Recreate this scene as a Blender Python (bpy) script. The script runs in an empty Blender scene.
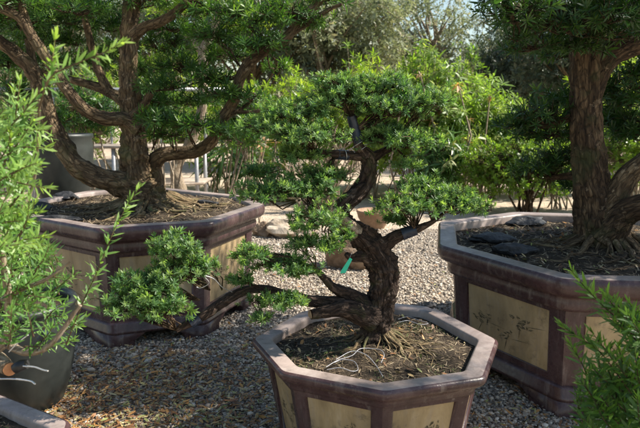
import bpy, math, random
import numpy as np
from mathutils import Vector, noise
R_ = np.random.default_rng(7); random.seed(7)
SC = bpy.context.scene; COL = SC.collection
CAMH, F, PITCH = 1.4, 600.0, 0.159
SUN_EL, SUN_AZ = 45.0, 86.0          # degrees; azimuth clockwise from +Y
cp, sp = math.cos(PITCH), math.sin(PITCH)
def ray(px, py):
    x = (px-320)/F; u = -(py-214)/F
    return np.array([x, cp+u*sp, -sp+u*cp])
def P(px, py, Y):
    d = ray(px, py); return np.array([0, 0, CAMH]) + d*(Y/d[1])
def PG(px, py, z):
    d = ray(px, py); return np.array([0, 0, CAMH]) + d*((z-CAMH)/d[2])

# ------------------------------------------------------------------ objects
def tag(o, label=None, cat=None, group=None, kind=None):
    if label: o['label'] = label
    if cat: o['category'] = cat
    if group: o['group'] = group
    if kind: o['kind'] = kind
    return o
def thing(name, label, cat, loc=(0, 0, 0), group=None):
    o = bpy.data.objects.new(name, None); o.empty_display_size = .1
    o.location = tuple(float(a) for a in loc); COL.objects.link(o)
    return tag(o, label, cat, group)
def link(name, me, mats, parent=None, smooth=False, loc=None):
    o = bpy.data.objects.new(name, me); COL.objects.link(o)
    for m in (mats if isinstance(mats, (list, tuple)) else [mats]): me.materials.append(m)
    if smooth: me.polygons.foreach_set('use_smooth', np.ones(len(me.polygons), bool))
    if parent:
        o.parent = parent           # parents are unrotated; keep world coordinates
        p = parent; off = Vector((0, 0, 0))
        while p: off += p.location; p = p.parent
        o.location = (-off[0], -off[1], -off[2])
    if loc is not None: o.location = tuple(float(a) for a in loc)
    return o
def mesh_np(name, V, Fc, attrs=None, mi=None):
    """V (n,3); Fc: (m,k) array of uniform faces or list of such arrays"""
    me = bpy.data.meshes.new(name)
    Fs = Fc if isinstance(Fc, list) else [Fc]
    Fs = [np.asarray(f, np.int32) for f in Fs if len(f)]
    V = np.asarray(V, np.float32)
    me.vertices.add(len(V)); me.vertices.foreach_set('co', V.ravel())
    loops = np.concatenate([f.ravel() for f in Fs]); tot = np.concatenate([np.full(len(f), f.shape[1], np.int32) for f in Fs])
    me.loops.add(len(loops)); me.loops.foreach_set('vertex_index', loops)
    me.polygons.add(len(tot)); st = np.concatenate([[0], np.cumsum(tot)[:-1]]).astype(np.int32)
    me.polygons.foreach_set('loop_start', st)
    if mi is not None: me.polygons.foreach_set('material_index', np.asarray(mi, np.int32))
    me.update(calc_edges=True)
    for k, a in (attrs or {}).items():
        a = np.asarray(a, np.float32)
        at = me.attributes.new(k, 'FLOAT_VECTOR' if a.ndim == 2 else 'FLOAT', 'POINT')
        at.data.foreach_set('vector' if a.ndim == 2 else 'value', a.ravel())
    return me
class MB:
    def __init__(s): s.v = []; s.f = {}; s.a = {}; s.n = 0
    def add(s, V, Fc, **at):
        V = np.asarray(V, float).reshape(-1, 3); Fc = np.asarray(Fc, int)
        s.f.setdefault(Fc.shape[1], []).append(Fc + s.n); s.v.append(V); s.n += len(V)
        for k, a in at.items(): s.a.setdefault(k, []).append(np.asarray(a))
    def box(s, c, d, rz=0, rx=0):
        x, y, z = d[0]/2, d[1]/2, d[2]/2
        V = np.array([[i*x, j*y, k*z] for i in (-1, 1) for j in (-1, 1) for k in (-1, 1)])
        ca, sa = math.cos(rx), math.sin(rx); V = V @ np.array([[1, 0, 0], [0, ca, sa], [0, -sa, ca]])
        ca, sa = math.cos(rz), math.sin(rz); V = V @ np.array([[ca, sa, 0], [-sa, ca, 0], [0, 0, 1]])
        s.add(V+np.array(c), [[0, 1, 3, 2], [4, 6, 7, 5], [0, 4, 5, 1], [2, 3, 7, 6], [0, 2, 6, 4], [1, 5, 7, 3]])
    def build(s, name, mats, parent=None, smooth=False):
        me = mesh_np(name, np.concatenate(s.v), [np.concatenate(f) for f in s.f.values()], {k: np.concatenate(a) for k, a in s.a.items()})
        return link(name, me, mats, parent, smooth)

# ------------------------------------------------------------------ materials
def newmat(name):
    m = bpy.data.materials.new(name); m.use_nodes = True; nt = m.node_tree
    for n in list(nt.nodes): nt.nodes.remove(n)
    out = nt.nodes.new('ShaderNodeOutputMaterial'); return m, nt, out
def N(nt, t, **kw):
    n = nt.nodes.new(t)
    for k, v in kw.items():
        if k.startswith('i_'): n.inputs[k[2:].replace('_', ' ')].default_value = v
        else: setattr(n, k, v)
    return n
def ramp(nt, src, stops):
    r = nt.nodes.new('ShaderNodeValToRGB'); e = r.color_ramp.elements
    while len(e) < len(stops): e.new(.5)
    for el, (p, c) in zip(e, stops): el.position = p; el.color = (*c, 1)
    nt.links.new(src, r.inputs[0]); return r.outputs[0]
def noise_tex(nt, vec, scale, detail=4, rough=.6, dist=0):
    n = N(nt, 'ShaderNodeTexNoise'); n.inputs['Scale'].default_value = scale; n.inputs['Detail'].default_value = detail
    n.inputs['Roughness'].default_value = rough; n.inputs['Distortion'].default_value = dist
    if vec is not None: nt.links.new(vec, n.inputs['Vector'])
    return n.outputs['Fac']
def mixc(nt, f, a, b, mode='MIX'):
    m = N(nt, 'ShaderNodeMix', data_type='RGBA', blend_type=mode)
    for sock, v in ((m.inputs[0], f), (m.inputs[6], a), (m.inputs[7], b)):
        if isinstance(v, (int, float)): sock.default_value = v
        elif isinstance(v, tuple): sock.default_value = (*v, 1)
        else: nt.links.new(v, sock)
    return m.outputs[2]
def bump(nt, h, strength, dist, prev=None):
    b = N(nt, 'ShaderNodeBump'); b.inputs['Strength'].default_value = strength; b.inputs['Distance'].default_value = dist
    nt.links.new(h, b.inputs['Height'])
    if prev is not None: nt.links.new(prev, b.inputs['Normal'])
    return b.outputs[0]
def leafmat(name, c_dark, c_mid, c_tip, trans=.45, rough=.4, nscale=3.0, tl=(1.5, 1.6, .6), spec=.5):
    m, nt, out = newmat(name); L = nt.links
    at = N(nt, 'ShaderNodeAttribute', attribute_name='v').outputs['Fac']
    at2 = N(nt, 'ShaderNodeAttribute', attribute_name='t').outputs['Fac']
    geo = N(nt, 'ShaderNodeNewGeometry')
    c1 = ramp(nt, at, [(0, c_dark), (.55, c_mid), (1, tuple(min(1, x*1.25) for x in c_mid))])
    nz = noise_tex(nt, geo.outputs['Position'], nscale, 3)
    c2 = mixc(nt, at2, c1, c_tip)
    nzr = ramp(nt, nz, [(.3, (.75, .8, .8)), (.7, (1.2, 1.12, .95))])
    c3 = mixc(nt, .8, c2, nzr, 'MULTIPLY')
    p = N(nt, 'ShaderNodeBsdfPrincipled'); L.new(c3, p.inputs['Base Color']); p.inputs['Roughness'].default_value = rough
    p.inputs['Specular IOR Level'].default_value = spec
    tr = N(nt, 'ShaderNodeBsdfTranslucent'); tc = mixc(nt, 1.0, c3, tl, 'MULTIPLY'); L.new(tc, tr.inputs['Color'])
    mx = N(nt, 'ShaderNodeMixShader'); mx.inputs[0].default_value = trans
    L.new(p.outputs[0], mx.inputs[1]); L.new(tr.outputs[0], mx.inputs[2]); L.new(mx.outputs[0], out.inputs[0])
    return m
def barkmat(name, dark, mid, light, moss=None, s=1.0, bd=.01):
    m, nt, out = newmat(name); L = nt.links
    vec = N(nt, 'ShaderNodeAttribute', attribute_name='bk').outputs['Vector']
    mp = N(nt, 'ShaderNodeMapping'); mp.inputs['Scale'].default_value = (1, 1, .42); L.new(vec, mp.inputs[0])
    vo = N(nt, 'ShaderNodeTexVoronoi', feature='DISTANCE_TO_EDGE'); vo.inputs['Scale'].default_value = 34*s
    wv = N(nt, 'ShaderNodeVectorMath', operation='ADD'); nv = N(nt, 'ShaderNodeTexNoise'); nv.inputs['Scale'].default_value = 30*s; L.new(mp.outputs[0], nv.inputs['Vector'])
    sc_ = N(nt, 'ShaderNodeVectorMath', operation='SCALE'); sc_.inputs['Scale'].default_value = .05/s; L.new(nv.outputs['Color'], sc_.inputs[0]); L.new(mp.outputs[0], wv.inputs[0]); L.new(sc_.outputs[0], wv.inputs[1]); L.new(wv.outputs[0], vo.inputs['Vector'])
    crack = ramp(nt, vo.outputs['Distance'], [(0, (0, 0, 0)), (.16, (1, 1, 1))])
    mp2 = N(nt, 'ShaderNodeMapping'); mp2.inputs['Scale'].default_value = (1, 1, .16); L.new(vec, mp2.inputs[0])
    n1 = noise_tex(nt, mp2.outputs[0], 46*s, 7, .7, .5); n2 = noise_tex(nt, mp.outputs[0], 9*s, 4, .6, .3)
    n3 = noise_tex(nt, vec, 6*s, 3)
    c = ramp(nt, n1, [(.32, dark), (.5, mid), (.68, light)])
    c = mixc(nt, .6, c, ramp(nt, n2, [(.3, (.55, .5, .5)), (.65, (1.3, 1.25, 1.2))]), 'MULTIPLY')
    c = mixc(nt, crack, mixc(nt, .55, c, dark), c)
    if moss: c = mixc(nt, ramp(nt, n3, [(.52, (0, 0, 0)), (.68, (.8, .8, .8))]), c, moss)
    c = mixc(nt, ramp(nt, noise_tex(nt, vec, 17*s, 5, .75), [(.6, (0, 0, 0)), (.66, (.5, .5, .5))]), c, tuple(min(.6, a*1.35+.05) for a in light))
    p = N(nt, 'ShaderNodeBsdfPrincipled'); L.new(c, p.inputs['Base Color']); p.inputs['Roughness'].default_value = .9
    p.inputs['Specular IOR Level'].default_value = .25
    b = bump(nt, n2, .7, bd*1.6); b = bump(nt, n1, .9, bd, b); b = bump(nt, crack, .7, bd*.7, b); L.new(b, p.inputs['Normal'])
    L.new(p.outputs[0], out.inputs[0]); return m
def plain(name, c1, c2, rough=.7, scale=8, bscale=60, bstr=.3, bdist=.003, spec=.4, detail=5, metallic=0, c3=None):
    m, nt, out = newmat(name); L = nt.links
    geo = N(nt, 'ShaderNodeNewGeometry').outputs['Position']
    n = noise_tex(nt, geo, scale, detail, .65, .4); n2 = noise_tex(nt, geo, bscale, 4)
    st = [(.35, c1), (.65, c2)] if c3 is None else [(.3, c1), (.52, c2), (.7, c3)]
    c = ramp(nt, n, st)
    p = N(nt, 'ShaderNodeBsdfPrincipled'); L.new(c, p.inputs['Base Color']); p.inputs['Metallic'].default_value = metallic
    L.new(ramp(nt, n2, [(.3, (rough*.8,)*3), (.7, (min(1, rough*1.2),)*3)]), p.inputs['Roughness'])
    p.inputs['Specular IOR Level'].default_value = spec
    L.new(bump(nt, n2, bstr, bdist), p.inputs['Normal']); L.new(p.outputs[0], out.inputs[0]); return m
def attrmat(name, stops, rough=.8, bscale=0, trans=0):
    m, nt, out = newmat(name); L = nt.links
    at = N(nt, 'ShaderNodeAttribute', attribute_name='v').outputs['Fac']
    c = ramp(nt, at, stops)
    geo = N(nt, 'ShaderNodeNewGeometry').outputs['Position']
    n = noise_tex(nt, geo, 160, 3); c = mixc(nt, .5, c, ramp(nt, n, [(.3, (.7, .7, .7)), (.7, (1.2, 1.2, 1.2))]), 'MULTIPLY')
    p = N(nt, 'ShaderNodeBsdfPrincipled'); L.new(c, p.inputs['Base Color']); p.inputs['Roughness'].default_value = rough
    L.new(p.outputs[0], out.inputs[0]); return m

M = {}
def glaze(name, c1, c2, c3, rough):
    m, nt, out = newmat(name); L = nt.links
    geo = N(nt, 'ShaderNodeNewGeometry').outputs['Position']
    mp = N(nt, 'ShaderNodeMapping'); mp.inputs['Scale'].default_value = (1, 1, .35); L.new(geo, mp.inputs[0])
    n = noise_tex(nt, mp.outputs[0], 6, 6, .7, .6); n2 = noise_tex(nt, geo, 45, 5, .7); n3 = noise_tex(nt, geo, 1.7, 3)
    c = ramp(nt, n, [(.3, c1), (.55, c2), (.78, c3)])
    c = mixc(nt, ramp(nt, n2, [(.6, (0, 0, 0)), (.72, (.45, .45, .45))]), c, (.33, .28, .25))
    c = mixc(nt, .65, c, ramp(nt, n3, [(.35, (.6, .6, .62)), (.65, (1.3, 1.25, 1.22))]), 'MULTIPLY')
    mp3 = N(nt, 'ShaderNodeMapping'); mp3.inputs['Scale'].default_value = (1, 1, .09); L.new(geo, mp3.inputs[0])
    st = noise_tex(nt, mp3.outputs[0], 26, 5, .7); c = mixc(nt, ramp(nt, st, [(.55, (0, 0, 0)), (.72, (.42, .42, .42))]), c, (.30, .26, .23))
    c = mixc(nt, ramp(nt, noise_tex(nt, geo, 15, 6, .75), [(.55, (0, 0, 0)), (.7, (.55, .55, .55))]), c, (.05, .042, .035))
    p = N(nt, 'ShaderNodeBsdfPrincipled'); L.new(c, p.inputs['Base Color'])
    L.new(ramp(nt, n2, [(.3, (rough*.75,)*3), (.75, (min(1, rough*1.5),)*3)]), p.inputs['Roughness'])
    L.new(bump(nt, n2, .25, .002, bump(nt, n, .3, .008)), p.inputs['Normal']); L.new(p.outputs[0], out.inputs[0]); return m
M['glaze'] = glaze('purple_brown_glaze', (.036, .019, .021), (.074, .041, .042), (.15, .105, .10), .28)
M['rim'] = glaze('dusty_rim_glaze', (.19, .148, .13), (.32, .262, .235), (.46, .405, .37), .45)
M['panel'] = glaze('ochre_panel_glaze', (.24, .175, .09), (.41, .31, .17), (.54, .44, .30), .42)
M['ink'] = plain('brown_ink', (.07, .06, .04), (.20, .16, .09), .6, 30)
M['soil'] = plain('potting_soil', (.022, .017, .012), (.06, .045, .03), .95, 14, 120, 1, .015, .2, 8, c3=(.14, .105, .07))
M['moss'] = attrmat('moss', [(0, (.04, .06, .015)), (1, (.12, .14, .04))])
M['pebble'] = attrmat('pebbles', [(0, (.10, .088, .075)), (.3, (.24, .205, .17)), (.65, (.45, .375, .29)), (.9, (.62, .52, .40)), (1, (.72, .66, .57))], .75)
M['litter'] = attrmat('fallen_leaves', [(0, (.10, .05, .025)), (.4, (.28, .13, .05)), (.66, (.46, .24, .07)), (.8, (.46, .38, .2)), (1, (.22, .26, .06))], .6)
M['straw'] = attrmat('dry_needles', [(0, (.07, .045, .028)), (.55, (.20, .14, .08)), (1, (.45, .36, .22))], .7)
M['bark_mid'] = barkmat('rough_red_brown_bark', (.012, .009, .007), (.058, .039, .029), (.20, .145, .11), (.07, .075, .03), 1.3, .012)
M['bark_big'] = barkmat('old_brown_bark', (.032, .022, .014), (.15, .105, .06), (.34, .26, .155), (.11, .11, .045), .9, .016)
M['bark_dark'] = barkmat('dark_brown_bark', (.014, .01, .007), (.085, .056, .033), (.24, .17, .10), (.06, .066, .028), .9, .018)
M['bark_pale'] = barkmat('pale_twig_bark', (.12, .09, .06), (.3, .24, .17), (.5, .44, .35), None, 1.2, .004)
M['root'] = barkmat('tan_root_bark', (.06, .042, .022), (.18, .13, .07), (.34, .27, .16), (.10, .11, .045), 1.2, .006)
M['leaf_mid'] = leafmat('bonsai_needles', (.045, .095, .038), (.11, .215, .085), (.30, .42, .155), .44, .5, 5)
M['leaf_big'] = leafmat('long_needles', (.022, .06, .016), (.056, .132, .03), (.16, .28, .05), .4, .42, 2)
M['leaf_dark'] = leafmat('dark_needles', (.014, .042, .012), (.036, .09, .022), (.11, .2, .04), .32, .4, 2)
M['leaf_fg'] = leafmat('fresh_needles', (.045, .115, .035), (.115, .25, .065), (.34, .48, .13), .44, .4, 8)
M['leaf_lime'] = leafmat('lime_leaves', (.10, .17, .02), (.24, .36, .05), (.42, .5, .10), .52, .4, 1.2)
M['leaf_mango'] = leafmat('drooping_glossy_leaves', (.08, .14, .03), (.20, .31, .07), (.42, .47, .18), .48, .45, 2)
M['leaf_small'] = leafmat('small_green_leaves', (.06, .11, .02), (.15, .25, .04), (.32, .42, .1), .5, .4, 1.5)
M['leaf_pink'] = leafmat('coppery_new_leaves', (.35, .14, .08), (.5, .25, .14), (.6, .4, .25), .4, .5, 4)
M['leaf_strap'] = leafmat('strap_leaves', (.03, .075, .02), (.085, .17, .045), (.35, .35, .15), .3, .35, 3)
M['leaf_far'] = leafmat('hazed_tree_leaves', (.12, .15, .10), (.24, .27, .18), (.4, .37, .26), .38, .5, .5, (1.2, 1.25, .8))  # distance haze is put into this leaf colour, paler and greyer
M['leaf_far_dark'] = leafmat('dark_tree_leaves', (.035, .055, .042), (.08, .11, .078), (.2, .2, .15), .3, .5, .5, (1.2, 1.3, .8))
M['stone'] = plain('buff_stone', (.32, .25, .18), (.58, .50, .40), .85, 5, 40, .6, .01, .2, 6)
M['stone_br'] = plain('brown_stone', (.13, .085, .055), (.36, .27, .19), .85, 7, 30, .8, .02, .2, 6)
M['stone_dk'] = plain('black_stone', (.012, .012, .013), (.05, .05, .052), .6, 20, 60, .8, .01, .4)
M['jar'] = plain('grey_green_ceramic', (.018, .021, .02), (.038, .043, .04), .42, 4, 30, .15, .003)
M['blackpl'] = plain('black_rubber', (.01, .01, .011), (.03, .03, .032), .4, 9)
M['bluetape'] = plain('dark_blue_tape', (.012, .016, .03), (.04, .05, .075), .32, 40)
M['wire'] = plain('aluminium_wire', (.55, .55, .56), (.75, .75, .76), .3, 9, metallic=.7)
M['cable'] = plain('white_cable', (.28, .28, .30), (.42, .42, .44), .4, 9)
M['tag'] = plain('green_plastic', (.02, .5, .3), (.03, .58, .36), .4, 9, bstr=.05)
M['cut'] = plain('cut_wood', (.2, .15, .1), (.36, .28, .19), .7, 30)
M['cutor'] = plain('fresh_cut_wood', (.5, .2, .08), (.62, .3, .14), .7, 30)
M['wood'] = plain('weathered_boards', (.22, .17, .13), (.42, .36, .30), .85, 6, 40)
M['metalw'] = plain('galvanised_steel', (.25, .25, .26), (.42, .43, .45), .45, 6, metallic=.4)
M['terra'] = plain('terracotta', (.22, .13, .08), (.36, .24, .15), .8, 8)

# ------------------------------------------------------------------ tubes & foliage
def unit(a): return a/np.maximum(np.linalg.norm(a, axis=-1, keepdims=True), 1e-9)
def spline(pts, n):
    pts = np.asarray(pts, float); m = len(pts)
    ext = np.vstack([2*pts[0]-pts[1], pts, 2*pts[-1]-pts[-2]]); out = []
    ts = np.linspace(0, m-1, n)
    for t in ts:
        i = min(int(t), m-2); u = t-i; p0, p1, p2, p3 = ext[i:i+4]
        out.append(.5*((2*p1)+(-p0+p2)*u+(2*p0-5*p1+4*p2-p3)*u*u+(-p0+3*p1-3*p2+p3)*u**3))
    return np.array(out)
def tube(mb, path, radii, sides=12, n=None, rough=.12, freq=9.0, flute=0.0, seed=0, cap=True, wander=0, st=.6):
    path = np.asarray(path, float); radii = np.asarray(radii, float)
    L0 = np.sum(np.linalg.norm(np.diff(path, axis=0), axis=1))
    if n is None: n = max(4, int(L0/max(.012, radii.mean()*.35)))
    c4 = spline(np.hstack([path, radii[:, None]]), n); C, r = c4[:, :3].copy(), np.maximum(c4[:, 3], .0006)
    if wander:
        for i in range(1, n-1):
            w = noise.noise_vector(Vector(C[i]*5.0+seed)); C[i] += np.array(w)*wander
    T = unit(np.gradient(C, axis=0)); up = np.array([0, 0, 1.]) if abs(T[0][2]) < .8 else np.array([1., 0, 0])
    U = unit(np.cross(up, T[0])); V = []; B = []; ln = 0
    for i in range(n):
        U = unit(U - T[i]*np.dot(U, T[i])); W = np.cross(T[i], U)
        if i: ln += np.linalg.norm(C[i]-C[i-1])
        for j in range(sides):
            a = 2*math.pi*j/sides; d = math.cos(a)*U+math.sin(a)*W
            q = Vector((math.cos(a)*r[i]*freq*.9+seed, math.sin(a)*r[i]*freq*.9, ln*freq*st))
            k = 1
            if rough: k += rough*(noise.noise(q*1.0)*1.0+noise.noise(q*2.7)*.6+noise.noise(q*6.5)*.45)
            if flute: k += flute*math.cos(a*4+1.5*math.sin(ln*5+seed)+seed)*.5
            V.append(C[i]+d*r[i]*k); B.append((math.cos(a)*r[i]+seed, math.sin(a)*r[i], ln))
    idx = np.arange(n*sides).reshape(n, sides); a = idx[:-1]; b = idx[1:]
    Fq = np.stack([a, np.roll(a, -1, 1), np.roll(b, -1, 1), b], -1).reshape(-1, 4)
    mb.add(V, Fq, bk=B)
    if cap:
        for row, q in ((idx[0][::-1], 0), (idx[-1], -1)):
            cv = V[row[0]:row[0]+1]
            Vc = [V[k] for k in row]; cc = np.mean(Vc, 0)
            mb.add(Vc+[cc], [[k, (k+1) % sides, sides] for k in range(sides)], bk=[B[k] for k in row]+[B[row[0]]])
    return C
def perp(d):
    a = np.where(np.abs(d[:, 2:3]) < .9, np.array([[0, 0, 1.]]), np.array([[1., 0, 0]]))
    return unit(np.cross(d, a))
def blades(b, d, s, L, W, v, t, curl=.15, hexa=True):
    """b base, d direction, s side dir"""
    nrm = np.cross(s, d); L = L[:, None]; W = W[:, None]
    if hexa:
        pts = [b, b+d*L*.3+s*W*.5, b+d*L*.72+s*W*.42-nrm*L*curl*.5, b+d*L-nrm*L*curl, b+d*L*.72-s*W*.42-nrm*L*curl*.5, b+d*L*.3-s*W*.5]
    else:
        pts = [b, b+d*L*.5+s*W*.5, b+d*L-nrm*L*curl, b+d*L*.5-s*W*.5]
    k = len(pts); V = np.stack(pts, 1).reshape(-1, 3); Fc = np.arange(len(b)*k).reshape(-1, k)
    return V, Fc, np.repeat(v, k), np.repeat(t, k)
class Leaves:
    def __init__(s): s.V = []; s.F = []; s.v = []; s.t = []; s.n = 0
    def put(s, V, Fc, v, t): s.V.append(V); s.F.append(Fc+s.n); s.v.append(v); s.t.append(t); s.n += len(V)
    def mesh(s, name): return mesh_np(name, np.concatenate(s.V), np.concatenate(s.F), {'v': np.concatenate(s.v), 't': np.concatenate(s.t)})
def tufts(lv, pos, axis, n, L, Wd, stem=.5, tip=.25, hexa=True, amin=.35, amax=1.35, curl=.15, droop=0., vbase=None):
    m = len(pos)
    if m == 0: return
    axis = unit(axis); p1 = perp(axis); p2 = np.cross(axis, p1)
    k = np.arange(n); frac = (k+.5)/n                       # 0 low on the stem .. 1 tip
    ang = (k*2.4)[None, :]+R_.random((m, 1))*6.28
    th = (amax+(amin-amax)*frac)[None, :]+R_.normal(0, .15, (m, n))
    rad = np.cos(ang)[..., None]*p1[:, None]+np.sin(ang)[..., None]*p2[:, None]
    d = axis[:, None]*np.cos(th)[..., None]+rad*np.sin(th)[..., None]
    d[..., 2] -= droop*R_.random((m, n)); d = unit(d)
    b = pos[:, None]+axis[:, None]*((frac-1)*L*stem)[None, :, None]
    LL = L*(.75+.5*R_.random((m, n)))*(1-.25*np.abs(frac-.4))[None]*(.5+.95*R_.random((m, 1))**1.3)
    vb = R_.random((m, 1))*.6 if vbase is None else vbase[:, None]
    v = np.clip(vb+.4*R_.random((m, n)), 0, 1)
    tb = (R_.random((m, 1)) < tip)*R_.uniform(.35, 1, (m, 1)); t = tb*np.clip(frac*1.3-.1, 0, 1)[None]
    b = b.reshape(-1, 3); d = d.reshape(-1, 3)
    s = unit(np.cross(d, np.repeat(axis, n, 0))+R_.normal(0, .25, (m*n, 3)))
    s = unit(s-d*np.sum(s*d, 1, keepdims=True))
    lv.put(*blades(b, d, s, LL.ravel(), LL.ravel()*Wd*R_.uniform(.8, 1.2, m*n), v.ravel(), t.ravel(), curl, hexa))
def twigs(mb, A, B, r0, r1):
    """straight 4-sided tapered twigs A->B with a kink"""
    m = len(A)
    if m == 0: return
    mid = (A+B)/2+R_.normal(0, 1, (m, 3))*np.linalg.norm(B-A, axis=1, keepdims=True)*.09
    d = unit(B-A); u = perp(d); w = np.cross(d, u); V = []
    for c, r in ((A, r0), (mid, (r0+r1)/2), (B, r1)):
        for a in range(4):
            q = a*math.pi/2; V.append(c+(u*math.cos(q)+w*math.sin(q))*r)
    V = np.stack(V, 1); base = (np.arange(m)*12)[:, None]; Fq = []
    for k in (0, 4):
        for a in range(4): Fq.append(np.stack([base[:, 0]+k+a, base[:, 0]+k+(a+1) % 4, base[:, 0]+k+4+(a+1) % 4, base[:, 0]+k+4+a], 1))
    V = V.reshape(-1, 3); mb.add(V, np.concatenate(Fq), bk=V*1.0)
def pad(lv, tw, c, r, n, L, Wd, per=14, anchor=None, up=.45, tip=.3, hexa=True, twr=.0012, low=-.35, curl=.15, amax=1.35):
    """one cloud of foliage: tufts over a lumpy flattened ellipsoid"""
    c = np.asarray(c, float); r = np.asarray(r, float)
    u = unit(R_.normal(0, 1, (n*3, 3))); u = u[u[:, 2] > low+R_.normal(0, .15, len(u))][:n]
    ph = R_.random(6)*6.28
    lump = 1+.30*np.sin(u[:, 0]*5+ph[0])*np.sin(u[:, 1]*5+ph[1])+.2*np.sin(u[:, 0]*9+ph[2]+u[:, 2]*7)*np.sin(u[:, 1]*8+ph[3])
    rr = (1-.5*R_.random(len(u))**1.6)*lump; rr = rr*np.where(R_.random(len(u)) < .1, 1.22, 1)
    pos = c+u*r*rr[:, None]
    ax = unit(u/r*r.mean()+np.array([0, 0, up])+R_.normal(0, .35, u.shape))
    tufts(lv, pos, ax, per, L, Wd, 1.1, tip, hexa, curl=curl, amax=amax)
    if tw is not None:
        a = c-np.array([0, 0, r[2]*.45]) if anchor is None else np.asarray(anchor, float)
        # hub points between the anchor and the tufts
        k = max(3, n//14); hubs = c+unit(R_.normal(0, 1, (k, 3)))*r*.45*R_.random((k, 1))**.5; hubs[:, 2] -= r[2]*.2
        twigs(tw, np.repeat(a[None], k, 0), hubs, twr*3, twr*1.8)
        near = np.argmin(((pos[:, None]-hubs[None])**2).sum(-1), 1)
        twigs(tw, hubs[near], pos-ax*L*.4, twr*1.5, twr*.7)

# ------------------------------------------------------------------ octagonal pots
def octo(c, R, rot): return [(c[0]+R*math.cos(rot+math.pi+k*math.pi/4), c[1]+R*math.sin(rot+math.pi+k*math.pi/4)) for k in range(8)]
def rounded(pts, f=.05):
    out = []
    for k in range(8):
        a, b, c = np.array(pts[k-1]), np.array(pts[k]), np.array(pts[(k+1) % 8])
        p, q = b+(a-b)*f, b+(c-b)*f
        for t in (0, .33, .67, 1): out.append((1-t)**2*p+2*t*(1-t)*(b*.85+(p+q)/2*.15)+t*t*q)
    return np.array(out)
def loft(mb, ring, c, R, prof, mats=None):
    c = np.asarray(c); n = len(ring); V = []
    for off, z in prof:
        q = c+(ring-c)*(1-off/R); V += [(x, y, z) for x, y in q]
    idx = np.arange(len(prof)*n).reshape(-1, n); a, b = idx[:-1], idx[1:]
    mb.add(V, np.stack([a, np.roll(a, -1, 1), np.roll(b, -1, 1), b], -1).reshape(-1, 4))
def painting(mb, p, seed, u0=.5):
    """a loose brush painting of blossom and bamboo sprays on the panel surface; p(u,v) gives a point"""
    rg = random.Random(seed)
    def stroke(x, y, a, l, w):
        d = (math.cos(a), math.sin(a)); s = (-d[1], d[0])
        pts = [(x, y), (x+d[0]*l*.4+s[0]*w, y+d[1]*l*.4+s[1]*w), (x+d[0]*l, y+d[1]*l), (x+d[0]*l*.4-s[0]*w, y+d[1]*l*.4-s[1]*w)]
        mb.add([p(a_, b_) for a_, b_ in pts], [[0, 1, 2, 3]])
    for g in range(3):
        cx, cy = [(.25, .45), (.7, .62), (.55, .3)][g]; cx += rg.uniform(-.08, .08)
        for k in range(30 if g < 2 else 12):
            a = rg.uniform(0, 6.28); r = rg.uniform(.01, .13)
            stroke(cx+math.cos(a)*r*1.1, cy+math.sin(a)*r*.9, rg.uniform(-.6, 3.7), rg.uniform(.04, .09), rg.uniform(.005, .016))
        stroke(cx-.02, cy-.06, rg.uniform(-1.9, -1.2), .26, .006); stroke(cx+.02, cy-.04, rg.uniform(-.4, .3), .3, .006)
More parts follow.
